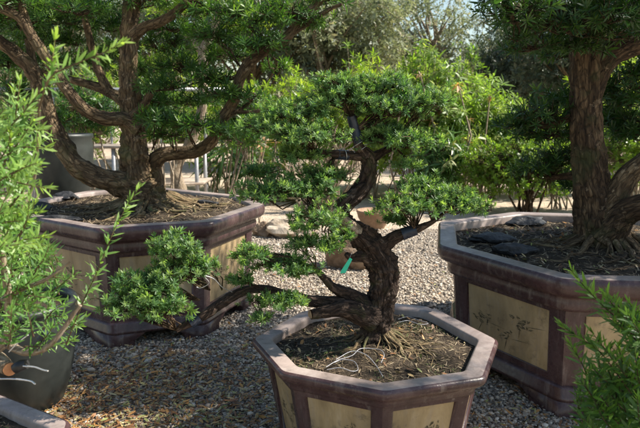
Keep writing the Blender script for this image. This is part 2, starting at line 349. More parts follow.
def make_pot(label, c, R, rot, H, w, prof, body0, body1, zp, cat='planter', pts=None, feet=True, group='octagonal bonsai planters', pil=.115):
    pot = thing('octagonal_planter', label, cat, (c[0], c[1], 0), group)
    pts = octo(c, R, rot) if pts is None else pts
    ring = rounded(pts, .05); cc = np.asarray(c)
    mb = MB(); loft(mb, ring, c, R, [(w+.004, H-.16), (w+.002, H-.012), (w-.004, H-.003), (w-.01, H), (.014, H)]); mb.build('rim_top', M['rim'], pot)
    mb = MB(); loft(mb, ring, c, R, [(.014, H)]+[(o, H+z) for o, z in prof]); mb.build('rim_moulding', M['glaze'], pot, True)
    z0, z1 = H+prof[-1][1], zp                       # body from the moulding down to the plinth
    A = np.array(pts)
    def S(q, z, dep=0.0):
        t = (z0-z)/(z0-z1); off = body0+(body1-body0)*t+dep
        qq = cc+(np.asarray(q)-cc)*(1-off/R); return (qq[0], qq[1], z)
    mb = MB(); frame = MB()
    hb = (z0-z1)
    for k in range(8):
        a, b = A[k], A[(k+1) % 8]
        L = lambda s: a+(b-a)*s
        mb.add([S(a, z0, .02), S(b, z0, .02), S(b, z1, .02), S(a, z1, .02)], [[0, 1, 2, 3]])
        s0, s1 = pil, 1-pil; zt, zb = z0-hb*.06, z1+hb*.09
        o = [S(a, z0), S(b, z0), S(b, z1), S(a, z1)]; i = [S(L(s0), zt), S(L(s1), zt), S(L(s1), zb), S(L(s0), zb)]
        j = [S(L(s0+.012), zt-.001, .013), S(L(s1-.012), zt-.001, .013), S(L(s1-.012), zb+.001, .013), S(L(s0+.012), zb+.001, .013)]
        frame.add(o+i+j, [[0, 1, 5, 4], [1, 2, 6, 5], [2, 3, 7, 6], [3, 0, 4, 7], [4, 5, 9, 8], [5, 6, 10, 9], [6, 7, 11, 10], [7, 4, 8, 11]])
        pm = MB(); g = 6; e = .013
        V = []
        for vv in range(g+1):
            for uu in range(g+1):
                z = (zb+.001)+(zt-zb-.002)*vv/g; V.append(S(L(s0+e+(s1-s0-2*e)*uu/g), z, .0135))
        pm.add(V, [[r*(g+1)+q, r*(g+1)+q+1, (r+1)*(g+1)+q+1, (r+1)*(g+1)+q] for r in range(g) for q in range(g)])
        po = pm.build('panel', M['panel'], pot)
        ink = MB(); painting(ink, lambda u, v: S(L(s0+e+(s1-s0-2*e)*(.03+.94*u)), zb+(zt-zb)*(.04+.92*min(max(v, 0), 1)), .012), seed=k+int(R*100))
        ink.build('painted_flowers', M['ink'], po)
    mb.build('body', M['glaze'], pot); frame.build('frame', M['glaze'], pot)
    mb = MB(); loft(mb, ring, c, R, [(body1+.02, zp+.002), (body1-.012, zp), (body1-.022, zp-.012), (body1-.022, zp-.045), (body1-.03, zp-.055), (body1-.03, zp-.07), (body1+.05, zp-.072)]); mb.build('plinth', M['glaze'], pot)
    if feet:
        for k in range(8):
            a, b, d = A[k-1], A[k], A[(k+1) % 8]; m = MB()
            def Q(q, off, z): qq = cc+(q-cc)*(1-off/R); return (qq[0], qq[1], z)
            p, q = b+(a-b)*.24, b+(d-b)*.24; p2, q2 = b+(a-b)*.36, b+(d-b)*.36; zt = zp-.0715
            V = []
            for off in (body1-.028, body1+.07):
                V += [Q(p2, off, zt), Q(b, off, zt), Q(q2, off, zt), Q(p, off, zt*.45), Q(q, off, zt*.45), Q(p, off, -.01), Q(b, off, -.01), Q(q, off, -.01)]
            fr = [[0, 1, 6, 5], [1, 2, 7, 6]]
            f = [[0, 1, 6, 3], [3, 6, 5, 5], [1, 2, 4, 6], [6, 4, 7, 7]]
            o = 8
            m.add(V, [[0, 1, 6, 3], [1, 2, 4, 6], [8, 11, 14, 9], [9, 14, 12, 10], [0, 3, 11, 8], [2, 10, 12, 4], [3, 5, 13, 11], [4, 12, 15, 7], [0, 8, 9, 1], [1, 9, 10, 2]])
            m.add([V[i] for i in (3, 6, 5, 4, 7, 11, 14, 13, 12, 15)], [[0, 1, 2], [3, 4, 1], [5, 7, 6], [8, 6, 9]])
            m.build('foot', M['glaze'], pot)
    return pot, np.array(pts)
def make_soil(label, c, R, w, pts, H, mound, mc, amp=.012, name='potting_soil'):
    n = 96; rings = 42; A = np.array(pts); cc = np.asarray(c); V = []; 
    for i in range(rings+1):
        for j in range(n):
            t = j/n*8; k = int(t) % 8; s = t-int(t); e = A[k]+(A[(k+1) % 8]-A[k])*s
            q = cc+(e-cc)*(1-(w-.002)/R)*(i/rings)
            d = np.linalg.norm(q-np.asarray(mc[:2])); z = H+mound*math.exp(-(d/(R*.42))**2)
            nz = noise.noise(Vector((q[0]*7, q[1]*7, H)))*.9+noise.noise(Vector((q[0]*22, q[1]*22, 3)))*.5+noise.noise(Vector((q[0]*60, q[1]*60, 3)))*.35
            V.append((q[0], q[1], z+amp*nz*(1 if i < rings else .2)))
    idx = np.arange((rings+1)*n).reshape(-1, n); a, b = idx[:-1], idx[1:]
    me = mesh_np(name, V, np.stack([a, b, np.roll(b, -1, 1), np.roll(a, -1, 1)], -1).reshape(-1, 4))
    o = link(name, me, M['soil'], smooth=True); tag(o, label, 'soil', kind='stuff')
    def zf(x, y):
        d = math.hypot(x-mc[0], y-mc[1]); return H+mound*math.exp(-(d/(R*.42))**2)+amp*(noise.noise(Vector((x*7, y*7, H)))*.9+noise.noise(Vector((x*22, y*22, 3)))*.5)
    return zf
def in_oct(x, y, c, R, pts, w):
    A = np.array(pts); cc = np.asarray(c); A = cc+(A-cc)*(1-w/R); ok = np.ones(len(x), bool)
    for k in range(8):
        a, b = A[k], A[(k+1) % 8]; ok &= ((b[0]-a[0])*(y-a[1])-(b[1]-a[1])*(x-a[0])) > 0
    return ok
def scatter_litter(name, label, c, R, w, pts, zf, n, mat, L=(.02, .05), W=.1, cat='dry needles', cond=None, lift=.004, tilt=.25):
    x = c[0]+R_.uniform(-R, R, n*2); y = c[1]+R_.uniform(-R, R, n*2); k = in_oct(x, y, c, R, pts, w+.02)
    if cond is not None: k &= cond(x, y)
    x, y = x[k][:n], y[k][:n]; z = np.array([zf(a, b) for a, b in zip(x, y)])+lift
    m = len(x); a = R_.random(m)*6.28; d = unit(np.stack([np.cos(a), np.sin(a), R_.normal(0, tilt, m)], 1))
    s = unit(np.cross(d, np.array([0, 0, 1.]))+R_.normal(0, .3, (m, 3))); LL = R_.uniform(*L, m)
    lv = Leaves(); lv.put(*blades(np.stack([x, y, z], 1)-d*LL[:, None]*.5, d, s, LL, LL*W*R_.uniform(.5, 1.5, m), R_.random(m), np.zeros(m), .1, True))
    o = link(name, lv.mesh(name), M[mat]); tag(o, label, cat, kind='stuff'); return o

PM, PR, PL = (.2214, 2.3715), (1.665, 3.477), (-1.346, 4.423)
HM, HR, HL = .5, .7, .77
mid_pts = [PG(x, y, HM)[:2] for x, y in ((251, 338.4), (280.3, 372.3), (385, 393), (486, 378), (499, 339.5), (434, 306.5), (368, 299.5), (300, 311))]
left_pts = [(-2.29, 4.476), (-2.068, 3.958), (-1.274, 3.385), (-.655, 3.619), (-.402, 4.37), (-.624, 4.888), (-1.419, 5.461), (-2.037, 5.227)]; RL = .98
right_pts = octo(PR, 1.027, .196); right_pts[1] = (1.062, 2.545)
prof_mid = [(.004, -.004), (0, -.012), (.002, -.026), (.010, -.036), (.022, -.044), (.036, -.056), (.044, -.072), (.046, -.080), (.056, -.084), (.072, -.086)]
prof_big = [(.006, -.004), (0, -.016), (-.003, -.034), (.0, -.055), (.010, -.074), (.028, -.088), (.05, -.096), (.066, -.102), (.068, -.112), (.064, -.125), (.064, -.15), (.072, -.165), (.088, -.172), (.105, -.175)]
mid_pot, mid_pts = make_pot('purple brown octagonal planter in the centre foreground holding the small twisted bonsai', PM, .505, 0, HM, .085, prof_mid, .062, .12, .09, pts=mid_pts)
right_pot, right_pts = make_pot('large dark purple octagonal planter at the right holding the thick straight trunk', PR, 1.027, .196, HR, .115, prof_big, .105, .135, .15, pts=right_pts)
left_pot, left_pts = make_pot('large dark purple octagonal planter behind at the left under the many-limbed tree', PL, RL, 0, HL, .11, prof_big, .105, .135, .155, pts=left_pts)
NC = (-1.2, 1.5); near_pot, near_pts = make_pot('mauve rimmed octagonal planter cut off by the bottom left corner', NC, .5, math.radians(82)-math.pi, .44, .07, prof_mid, .062, .14, .09)
zm = make_soil('dark soil littered with twigs in the centre planter', PM, .505, .085, mid_pts, HM-.035, .03, P(378, 350, 2.38))
zr = make_soil('brown soil with dry straw in the large right planter', PR, 1.027, .115, right_pts, HR-.055, .05, P(605, 250, 3.5), .02)
zl = make_soil('brown soil with dry straw in the large left planter', PL, RL, .11, left_pts, HL-.03, .05, P(150, 205, 4.35), .018)
zn = make_soil('mossy soil in the bottom left corner planter', NC, .5, .07, near_pts, .44-.03, .03, NC)
scatter_litter('dry_needles', 'dry needles and twigs strewn over the centre planter soil', PM, .505, .085, mid_pts, zm, 2300, 'straw', (.012, .04), .09)
scatter_litter('dead_leaves', 'curled brown dead leaves on the centre planter soil', PM, .505, .085, mid_pts, zm, 260, 'litter', (.014, .03), .4, 'fallen leaves', lambda x, y: np.array([noise.noise(Vector((a*5, b*5, 7))) > -.05 for a, b in zip(x, y)]), .008, .8)
scatter_litter('dry_needles', 'straw coloured dry needles over the right planter soil', PR, 1.027, .115, right_pts, zr, 4200, 'straw', (.03, .09), .07)
scatter_litter('dead_leaves', 'curled brown dead leaves on the right planter soil', PR, 1.027, .115, right_pts, zr, 420, 'litter', (.02, .045), .35, 'fallen leaves', None, .008, .8)
scatter_litter('dry_needles', 'straw coloured dry needles over the left planter soil', PL, RL, .11, left_pts, zl, 4200, 'straw', (.03, .10), .06)
scatter_litter('dry_needles', 'dry needles over the bottom left planter soil', NC, .5, .07, near_pts, zn, 1500, 'straw', (.012, .04), .09)
scatter_litter('moss', 'olive moss patches on the centre planter soil', PM, .505, .085, mid_pts, zm, 5200, 'moss', (.006, .014), .35, 'moss', lambda x, y: np.array([noise.noise(Vector((a*6, b*6, 1))) > (.08 if a > .2 else .22) for a, b in zip(x, y)]), .002, .8)
scatter_litter('moss', 'olive moss patches on the bottom left planter soil', NC, .5, .07, near_pts, zn, 2600, 'moss', (.006, .014), .35, 'moss', lambda x, y: np.array([noise.noise(Vector((a*6, b*6, 1))) > 0 for a, b in zip(x, y)]), .002, .8)

# ------------------------------------------------------------------ ground and gravel
def ground():
    # one sheet: fine near, coarse far
    xs = np.unique(np.concatenate([np.linspace(-60, 60, 41), np.linspace(-4, 4, 81)])); ys = np.unique(np.concatenate([np.linspace(-10, 100, 41), np.linspace(0, 9, 91)]))
    X, Y = np.meshgrid(xs, ys); Z = np.array([[.012*noise.noise(Vector((x*1.3, y*1.3, 0))) for x in xs] for y in ys])-.004
    V = np.stack([X, Y, Z], -1).reshape(-1, 3); n = len(xs); m = len(ys); idx = np.arange(n*m).reshape(m, n)
    me = mesh_np('ground', V, np.stack([idx[:-1, :-1], idx[:-1, 1:], idx[1:, 1:], idx[1:, :-1]], -1).reshape(-1, 4))
    mt, nt, out = newmat('gravel_ground'); L = nt.links
    geo = N(nt, 'ShaderNodeNewGeometry').outputs['Position']
    vo = N(nt, 'ShaderNodeTexVoronoi'); vo.inputs['Scale'].default_value = 42; L.new(geo, vo.inputs['Vector'])
    sx = N(nt, 'ShaderNodeSeparateColor'); L.new(vo.outputs['Color'], sx.inputs[0])
    c = ramp(nt, sx.outputs[0], [(0, (.15, .125, .10)), (.3, (.33, .28, .225)), (.7, (.50, .43, .35)), (1, (.68, .61, .52))])
    n1 = noise_tex(nt, geo, 1.1, 5, .6); n2 = noise_tex(nt, geo, 120, 3)
    c = mixc(nt, .7, c, ramp(nt, n1, [(.35, (.72, .68, .64)), (.65, (1.15, 1.1, 1.02))]), 'MULTIPLY')
    # further back the path turns to packed pale dirt
    sy = N(nt, 'ShaderNodeSeparateXYZ'); L.new(geo, sy.inputs[0])
    mr = N(nt, 'ShaderNodeMapRange'); mr.inputs[1].default_value = 6.6; mr.inputs[2].default_value = 9.0; L.new(sy.outputs[1], mr.inputs[0])
    dirt = ramp(nt, noise_tex(nt, geo, 5, 7, .7), [(.35, (.36, .28, .20)), (.65, (.58, .48, .37))])
    c = mixc(nt, mr.outputs[0], c, dirt)
    p = N(nt, 'ShaderNodeBsdfPrincipled'); L.new(c, p.inputs['Base Color']); p.inputs['Roughness'].default_value = .9
    L.new(bump(nt, n2, .4, .004, bump(nt, vo.outputs['Distance'], 1, .012)), p.inputs['Normal']); p.inputs['Specular IOR Level'].default_value = .2
    p2 = p; L.new(p2.outputs[0], out.inputs[0])
    o = link('ground', me, mt, smooth=True); tag(o, kind='structure')
ground()
t_ = (1+5**.5)/2
ICO = unit(np.array([(-1, t_, 0), (1, t_, 0), (-1, -t_, 0), (1, -t_, 0), (0, -1, t_), (0, 1, t_), (0, -1, -t_), (0, 1, -t_), (t_, 0, -1), (t_, 0, 1), (-t_, 0, -1), (-t_, 0, 1)], float))
ICF = np.array([(0, 11, 5), (0, 5, 1), (0, 1, 7), (0, 7, 10), (0, 10, 11), (1, 5, 9), (5, 11, 4), (11, 10, 2), (10, 7, 6), (7, 1, 8), (3, 9, 4), (3, 4, 2), (3, 2, 6), (3, 6, 8), (3, 8, 9), (4, 9, 5), (2, 4, 11), (6, 2, 10), (8, 6, 7), (9, 8, 1)])
def free_ground(x, y):
    k = np.hypot(x-PM[0], y-PM[1]) > .33
    k &= np.hypot(x-PR[0], y-PR[1]) > .80; k &= np.hypot((x-PL[0])/1.05, y-PL[1]) > .72; k &= np.hypot(x-NC[0], y-NC[1]) > .32
    return k
def gravel():
    n = 250000; y = 1.3+R_.random(n)**1.25*6.2; x = R_.uniform(-1, 1, n)*(.35+y*.62)
    k = free_ground(x, y); x, y = x[k], y[k]; m = len(x)
    s = R_.uniform(.0034, .0088, m)*(1+.6*R_.random(m)**6)*(1+.03*np.maximum(0, y-3))*np.where(R_.random(m) < .05, 1.5, 1)
    sc = np.stack([s*R_.uniform(.8, 1.5, m), s*R_.uniform(.8, 1.2, m), s*R_.uniform(.45, .8, m)], 1)
    V = ICO[None]*sc[:, None]*(1+R_.uniform(-.22, .22, (m, 12, 1)))
    tz = R_.random(m)*6.28; tx = R_.normal(0, .35, m); c, si = np.cos(tx), np.sin(tx)
    V = np.stack([V[..., 0], V[..., 1]*c[:, None]-V[..., 2]*si[:, None], V[..., 1]*si[:, None]+V[..., 2]*c[:, None]], -1)
    c, si = np.cos(tz), np.sin(tz); V = np.stack([V[..., 0]*c[:, None]-V[..., 1]*si[:, None], V[..., 0]*si[:, None]+V[..., 1]*c[:, None], V[..., 2]], -1)
    z = s*R_.uniform(.2, 1.1, m); V += np.stack([x, y, z], 1)[:, None]
    me = mesh_np('gravel', V.reshape(-1, 3), (ICF[None]+(np.arange(m)*12)[:, None, None]).reshape(-1, 3), {'v': np.repeat(R_.random(m)**1.0, 12)})
    o = link('gravel', me, M['pebble']); tag(o, 'loose grey and buff gravel covering the ground between the planters', 'gravel', kind='stuff')
gravel()
def leaf_litter():
    lv = Leaves(); n = 85000; y = 1.5+R_.random(n)*5; x = R_.uniform(-1, 1, n)*(.3+y*.6)
    dens = 1.5*np.exp(-((x+.9)**2/.22+(y-2.75)**2/.35))+.35*np.exp(-((x+.5)**2/.3+(y-2.6)**2/.5))+.35*np.exp(-((x-.95)**2/.15+(y-2.3)**2/.3))+.035
    k = (R_.random(n) < dens*1.0) & free_ground(x, y); x, y = x[k], y[k]; m = len(x); a = R_.random(m)*6.28
    d = unit(np.stack([np.cos(a), np.sin(a), R_.normal(0, .18, m)], 1)); s = unit(np.cross(d, np.array([0, 0, 1.]))+R_.normal(0, .35, (m, 3)))
    L = R_.uniform(.018, .055, m)
    lv.put(*blades(np.stack([x, y, np.full(m, .017)+R_.random(m)*.008], 1), d, s, L, L*R_.uniform(.1, .3, m), R_.random(m), np.zeros(m), .12, True))
    o = link('leaf_litter', lv.mesh('leaf_litter'), M['litter']); tag(o, 'orange and brown fallen leaves over the gravel left of the centre planter', 'fallen leaves', kind='stuff')
leaf_litter()
def rock(name, label, c, d, mat, seed, lv=4, cat='stone', amp=.35, group=None, rz=0):
    import bmesh
    bm = bmesh.new(); bmesh.ops.create_icosphere(bm, subdivisions=lv, radius=1)
    for v in bm.verts:
        q = v.co*1.3+Vector((seed, seed*2, 0)); k = 1+amp*noise.noise(q)+amp*.45*noise.noise(q*2.6)+amp*.16*noise.noise(q*7)
        # planar facets
        for i in range(6):
            nn = noise.random_unit_vector() if False else Vector((math.sin(seed+i*2.1), math.cos(seed*1.7+i*1.3), math.sin(i*.9+seed*.6))).normalized()
            dd = v.co.dot(nn)
            if dd > .72: k = min(k, (.72/dd)*1.0+.05*noise.noise(q*4))
        v.co = v.co*k
    for v in bm.verts:
        x, y, z = v.co.x*d[0], v.co.y*d[1], v.co.z*d[2]; v.co = Vector((x*math.cos(rz)-y*math.sin(rz), x*math.sin(rz)+y*math.cos(rz), z))
    me = bpy.data.meshes.new(name); bm.to_mesh(me); bm.free()
    o = link(name, me, mat, loc=c); return tag(o, label, cat, group)
c = PG(285, 238, 0); rock('stone', 'pale buff angular stone on the gravel beyond the left planter rim', (c[0]+.08, c[1]+.1, .07), (.36, .2, .17), M['stone'], 3.2)
c = PG(262, 236, 0); rock('stone', 'small brown rock standing in for the shaded left end of the pale stone', (c[0]+.02, c[1], .05), (.14, .12, .12), M['stone_br'], 8.1)  # brown rock added where the pale stone's left end lies in shade
c = PG(352, 272, 0); rock('stone', 'large brown weathered stone on the gravel right behind the bonsai trunk', (c[0]+.02, c[1]+.2, .12), (.27, .2, .24), M['stone_br'], 5.5)
for (x, y, d, s, lb) in ((527, 222, (.15, .09, .05), 1.2, 'black flat stone at the far edge of the right planter soil'), (492, 238, (.15, .1, .045), 2.4, 'black flat stone in the left corner of the right planter'), (515, 250, (.14, .07, .045), 3.9, 'black flat stone nearest the front rim of the right planter')):
    c = PG(x, y, HR-.03); rock('flat_stone', lb, (c[0], c[1], HR-.035), d, M['stone_dk'], s, 3, group='black stones on the right planter')
for (x, y, d, s, lb) in ((66, 197, (.12, .07, .05), 5.2, 'black flat stone near the back rim of the left planter'), (30, 207, (.15, .09, .045), 6.4, 'black flat stone at the far left of the left planter'), (58, 219, (.17, .06, .03), 7.9, 'long black flat stone against the front rim of the left planter'), (205, 203, (.1, .06, .03), 8.8, 'black flat stone by the roots at the right of the left planter')):
    c = PG(x, y, HL-.01); rock('flat_stone', lb, (c[0], c[1], HL-.012), d, M['stone_dk'], s, 3, group='black stones on the left planter')
# small clods on the gravel between the pots
rock('stone', 'little dark stone on the back rim of the centre planter', P(431, 305, 2.72), (.03, .022, .016), M['stone_dk'], 1.1, 3)

# ------------------------------------------------------------------ the small bonsai
def path(pts, Y0):
    """[(px, py, dY, radius_px)] -> world points and radii"""
    C = [P(x, y, Y0+dy) for x, y, dy, r in pts]; r = [rp/F*(Y0+dy)*1.02 for x, y, dy, rp in pts]; return C, r
def limb(tree, name, pts, Y0, mat, sides=14, label=None, **kw):
    mb = MB(); C, r = path(pts, Y0); c = tube(mb, C, r, sides, **kw); o = mb.build(name, mat, tree, True)
    if label: o['label'] = label
    return o, c
def foliage(tree, pads, Y0, mat, L, Wd, per, dens, name='foliage', barkm=None, tip=.3, hexa=True, twr=.0012, up=.45, depth=.8, curl=.15, low=-.35, grow=1.0):
    for pd in pads:
        px, py, dy, rx, rz = pd[:5]; c = P(px, py, Y0+dy); s = (Y0+dy)/F; a = None; rx *= grow; rz *= grow
        if len(pd) > 5 and pd[5] is not None: a = P(pd[5][0], pd[5][1], Y0+(pd[5][2] if len(pd[5]) > 2 else dy))
        d = pd[6] if len(pd) > 6 else 1
        r = (rx*s, (rx*depth)*s, rz*s); n = int(dens*d*rx*rz*s*s*100)
        lv = Leaves(); tw = MB()
        pad(lv, tw, c, r, max(n, 12), L, Wd, per, a, up, tip, hexa, twr, low, curl)
        o = link(name, lv.mesh(name), mat, tree)
        if barkm is not None: tw.build('twigs', barkm, o)
by = 2.40
b0 = P(378, 350, by)
bonsai = thing('bonsai_tree', 'small twisted bonsai with layered green pads growing in the centre planter', 'bonsai', b0)
limb(bonsai, 'trunk', [(378, 362, 0, 27), (376, 345, 0, 19.5), (376, 327, 0, 15), (380, 305, 0, 13.5), (384, 285, 0, 13.5), (382, 266, 0, 14.5), (373, 248, -.01, 14), (359, 234, -.02, 11.5), (346, 224, -.02, 9.5), (341, 214, -.01, 8.3), (346, 204, 0, 7.8), (357, 194, .02, 7.8), (365, 182, .03, 7.6), (369, 168, .03, 7.6), (368, 158, .02, 7.5), (362, 151, .01, 6)], by, M['bark_mid'], 48, n=260, rough=.24, freq=42, flute=.12, seed=1.3)
limb(bonsai, 'branch', [(366, 156, .01, 6.5), (359, 146, 0, 5), (356, 132, 0, 4.2), (352, 115, -.01, 3.2)], by, M['bark_mid'], 14, label='short upright leader with dark tape at the top', rough=.2, freq=40)
limb(bonsai, 'branch', [(368, 157, .02, 6), (350, 155, 0, 4.5), (335, 154, -.03, 4), (315, 151, -.05, 2.6), (295, 140, -.06, 1.8)], by, M['bark_mid'], 12, rough=.15, freq=40)
limb(bonsai, 'branch', [(370, 160, .03, 6), (382, 152, .05, 4), (396, 146, .06, 3), (414, 140, .05, 2)], by, M['bark_mid'], 12, rough=.15, freq=40)
limb(bonsai, 'branch', [(356, 232, -.04, 8), (345, 221, -.08, 5.5), (333, 211, -.12, 3.6), (320, 212, -.16, 2.6), (309, 213, -.18, 1.8), (296, 200, -.2, 1.2)], by, M['bark_pale'], 12, label='thin pale branch bending left from the trunk', rough=.14, freq=40)
limb(bonsai, 'branch', [(378, 250, .0, 9), (392, 239, -.02, 7), (403, 234, -.03, 5.5), (415, 230, -.03, 4.4), (432, 222, -.04, 2.5), (445, 212, -.04, 1.5)], by, M['bark_mid'], 14, rough=.15, freq=40)
limb(bonsai, 'branch', [(378, 262, -.02, 10), (364, 256, -.03, 7), (352, 258, -.05, 4), (346, 254, -.06, 2.5)], by, M['bark_mid'], 14, label='short jagged dead stub on the left of the trunk', rough=.3, freq=50)
limb(bonsai, 'branch', [(376, 318, 0, 15), (356, 300, -.02, 10), (342, 292, -.05, 6.5), (332, 286, -.08, 4.5), (322, 276, -.1, 3.4), (316, 268, -.12, 2)], by, M['bark_mid'], 16, rough=.2, freq=40)
limb(bonsai, 'branch', [(378, 322, 0, 15), (355, 305, -.03, 9.5), (330, 303, -.07, 7), (306, 300, -.12, 6), (285, 295, -.16, 5), (264, 289, -.2, 4.5), (242, 292, -.24, 5), (222, 303, -.28, 5.4), (206, 314, -.32, 5.6), (192, 322, -.34, 4.8), (176, 330, -.36, 3)], by, M['bark_mid'], 18, label='long dark branch reaching low to the left past the planter rim', rough=.16, freq=30)
limb(bonsai, 'branch', [(372, 318, -.03, 14), (345, 309, -.1, 9), (325, 312, -.14, 6.5), (311, 314.5, -.17, 5)], by, M['bark_mid'], 18, label='thick sawn off limb lying over the soil', rough=.16, freq=30)
mb = MB(); e = P(310.5, 314.2, by-.172); d = unit(P(311, 314, by-.17)-P(325, 311, by-.14))
u = unit(np.cross(d, [0, 0, 1.])); w = np.cross(d, u)
mb.add([e+(u*math.cos(a)+w*math.sin(a))*.0165*(1+.1*math.sin(3*a))+d*.003 for a in np.linspace(0, 2*math.pi, 20, endpoint=False)]+[e+d*.005], [[k, (k+1) % 20, 20] for k in range(20)]); mb.build('cut_face', M['cut'], bonsai)
def taped(tree, pts, Y0, mat='bluetape', name='tape_wrap'):
    limb(tree, name, pts, Y0, M[mat], 14, n=22, rough=.05, freq=30)
taped(bonsai, [(359, 143, 0, 5.6), (355, 130, 0, 5), (351, 116, -.01, 4.4)], by)
taped(bonsai, [(402, 234.4, -.03, 6.3), (409, 232, -.03, 6), (416, 229.5, -.03, 5.6)], by)
taped(bonsai, [(347, 155.4, 0, 5.1), (337, 154.4, -.025, 5)], by)
taped(bonsai, [(199, 317.5, -.33, 6.3), (190, 324, -.345, 5.6)], by)
def coil(tree, pts, Y0, turns, extra, wr, mat='wire', name='training_wire'):
    C, r = path(pts, Y0); S = spline(np.hstack([np.array(C), np.array(r)[:, None]]), int(turns*14)); T = unit(np.gradient(S[:, :3], axis=0)); V = []
    up = np.array([0, 0, 1.]) if abs(T[0][2]) < .8 else np.array([1., 0, 0]); U = unit(np.cross(up, T[0]))
    for i, (q, t) in enumerate(zip(S, T)):
        U = unit(U-t*np.dot(U, t)); W = np.cross(t, U); a = 2*math.pi*turns*i/len(S); V.append(q[:3]+(U*math.cos(a)+W*math.sin(a))*(q[3]*1.08+extra))
    m = MB(); tube(m, V, [wr]*len(V), 6, n=len(V), rough=0); return m.build(name, M[mat], tree, True)
coil(bonsai, [(340, 154, -.02, 5), (352, 155, 0, 5.4)], by, 1.5, .001, .0011, 'wire')
coil(bonsai, [(361, 149, 0, 6.5), (357, 140, 0, 6)], by, 1.6, .001, .0011, 'wire')
def wire(label_tree, pts, wr, mat='wire', name='training_wire', sub=10):
    m = MB(); tube(m, pts, [wr]*len(pts), 6, n=len(pts)*sub, rough=0); return m.build(name, M[mat], label_tree, True)
wire(bonsai, [P(*q) for q in ((191, 281, 2.03), (199, 288, 2.03), (209, 283, 2.03), (204, 276, 2.02), (214, 279, 2.04), (222, 287, 2.06), (232, 292, 2.12))], .0016)
wire(bonsai, [P(*q) for q in ((344, 238, 2.37), (341, 246, 2.38), (348, 254, 2.38), (350, 262, 2.39))], .0008)
# surface roots
mb = MB(); rg = random.Random(5)
for k in range(58):
    a = rg.uniform(-1.5, .9) if k % 8 else rg.uniform(2.4, 4.2); L = rg.uniform(.10, .29)*(1.0 if a > -1.4 else .6)
    pts = []; r0 = rg.uniform(.003, .010)*(1 if k < 30 else .45); a1 = a
    for i in range(7):
        t = i/6; a1 += rg.uniform(-.6, .6); x = b0[0]+.045*math.cos(a)+L*t*math.cos((a+a1)/2); y = b0[1]+.045*math.sin(a)+L*t*math.sin((a+a1)/2)
        if not in_oct(np.array([x]), np.array([y]), PM, .505, mid_pts, .10)[0]: break
        pts.append((x, y, zm(x, y)+max(.0, .028*(1-t*2.5))*(1 if k < 40 else .5)+rg.uniform(0, .008)*(1-t)))
    if len(pts) > 3: tube(mb, pts, np.linspace(r0, r0*.25, len(pts)), 8, n=len(pts)*3, rough=.15, freq=60, seed=k)
mb.build('surface_roots', M['root'], bonsai, True)
mid_pads = [  # px, py, dY, rx, rz, anchor
 (272, 192, -.12, 33, 12, (300, 200, -.2)), (306, 190, -.1, 27, 13, (315, 212, -.17)), (262, 172, .05, 16, 8, (290, 190, 0)), (325, 175, -.04, 26, 10, (335, 155, -.02)),
 (268, 128, -.05, 28, 11, (300, 140, -.06)), (296, 112, -.02, 32, 13, (300, 140, -.06)), (304, 136, -.1, 32, 16, (315, 151, -.05)), (300, 154, -.06, 22, 10, (315, 151, -.05)), (345, 98, .03, 36, 15, (353, 118, 0)),
 (380, 84, .06, 26, 12, (356, 118, 0)), (392, 108, .02, 34, 14, (356, 130, 0)), (425, 100, .04, 28, 12, (396, 146, .06)), (388, 131, .02, 22, 12, (360, 140, .0)), (405, 141, -.02, 30, 13, (396, 146, .06)), (408, 165, 0, 15, 6, (396, 148, .06)), (338, 80, .0, 22, 8, (352, 116, 0)),
 (404, 206, -.08, 30, 13, (415, 230, -.03)), (438, 198, -.02, 36, 13, (432, 222, -.04)), (461, 207, -.06, 24, 10, (445, 212, -.04)), (418, 184, .06, 25, 9, (415, 230, -.03)), (398, 220, .0, 13, 8, (415, 230, -.03)),
 (318, 222, -.2, 25, 17, (320, 212, -.16)), (304, 244, -.2, 16, 9, (316, 268, -.12)), (330, 246, -.18, 13, 8, (333, 211, -.12)), (341, 236, -.14, 12, 7, (333, 211, -.12)), (252, 254, -.3, 19, 11, (316, 268, -.12)), (285, 264, -.22, 30, 10, (316, 268, -.12)), (243, 280, -.26, 13, 7, (262, 289, -.2)), (302, 272, -.2, 14, 7, (316, 268, -.12)),
 (272, 303, -.3, 24, 8, (264, 292, -.2)), (292, 300, -.28, 14, 7, (285, 295, -.16)), (262, 318, -.34, 10, 6, (264, 292, -.2)),
 (172, 248, -.42, 24, 14, (210, 290, -.3)), (182, 268, -.4, 30, 14, (210, 290, -.3)), (150, 284, -.46, 32, 14, (200, 300, -.32)), (133, 304, -.5, 32, 16, (176, 330, -.36)), (164, 308, -.5, 24, 12, (176, 330, -.36)), (208, 264, -.34, 12, 6, (222, 290, -.28)),
]
foliage(bonsai, mid_pads, by, M['leaf_mid'], .0178, .25, 18, 225, barkm=M['bark_dark'], tip=.6, depth=.8, twr=.0011, grow=1.16)
# the tag
tg = MB(); c0 = P(345, 266, 2.2); V = []
for (x, y) in ((349.8, 257.5), (352, 259.5), (345.5, 273), (340, 273.5), (341.5, 270)): V.append(P(x, y, 2.2))
V2 = [v+np.array([.0005, .0015, 0]) for v in V]
tg.add(V+V2, [[0, 1, 6, 5], [1, 2, 7, 6], [2, 3, 8, 7], [3, 4, 9, 8], [4, 0, 5, 9]]); tg.add(V+V2, [[0, 1, 2, 3, 4][::-1], [5, 6, 7, 8, 9]])
tag(tg.build('plant_tag', M['tag']), 'bright green plastic tag hanging from the bonsai trunk', 'plant tag')
tie = wire(None, [P(*q) for q in ((350, 257, 2.2), (352, 253, 2.24), (356, 248, 2.3))], .0006); tie.name = 'tag_tie'; tie.parent = bpy.data.objects['plant_tag']
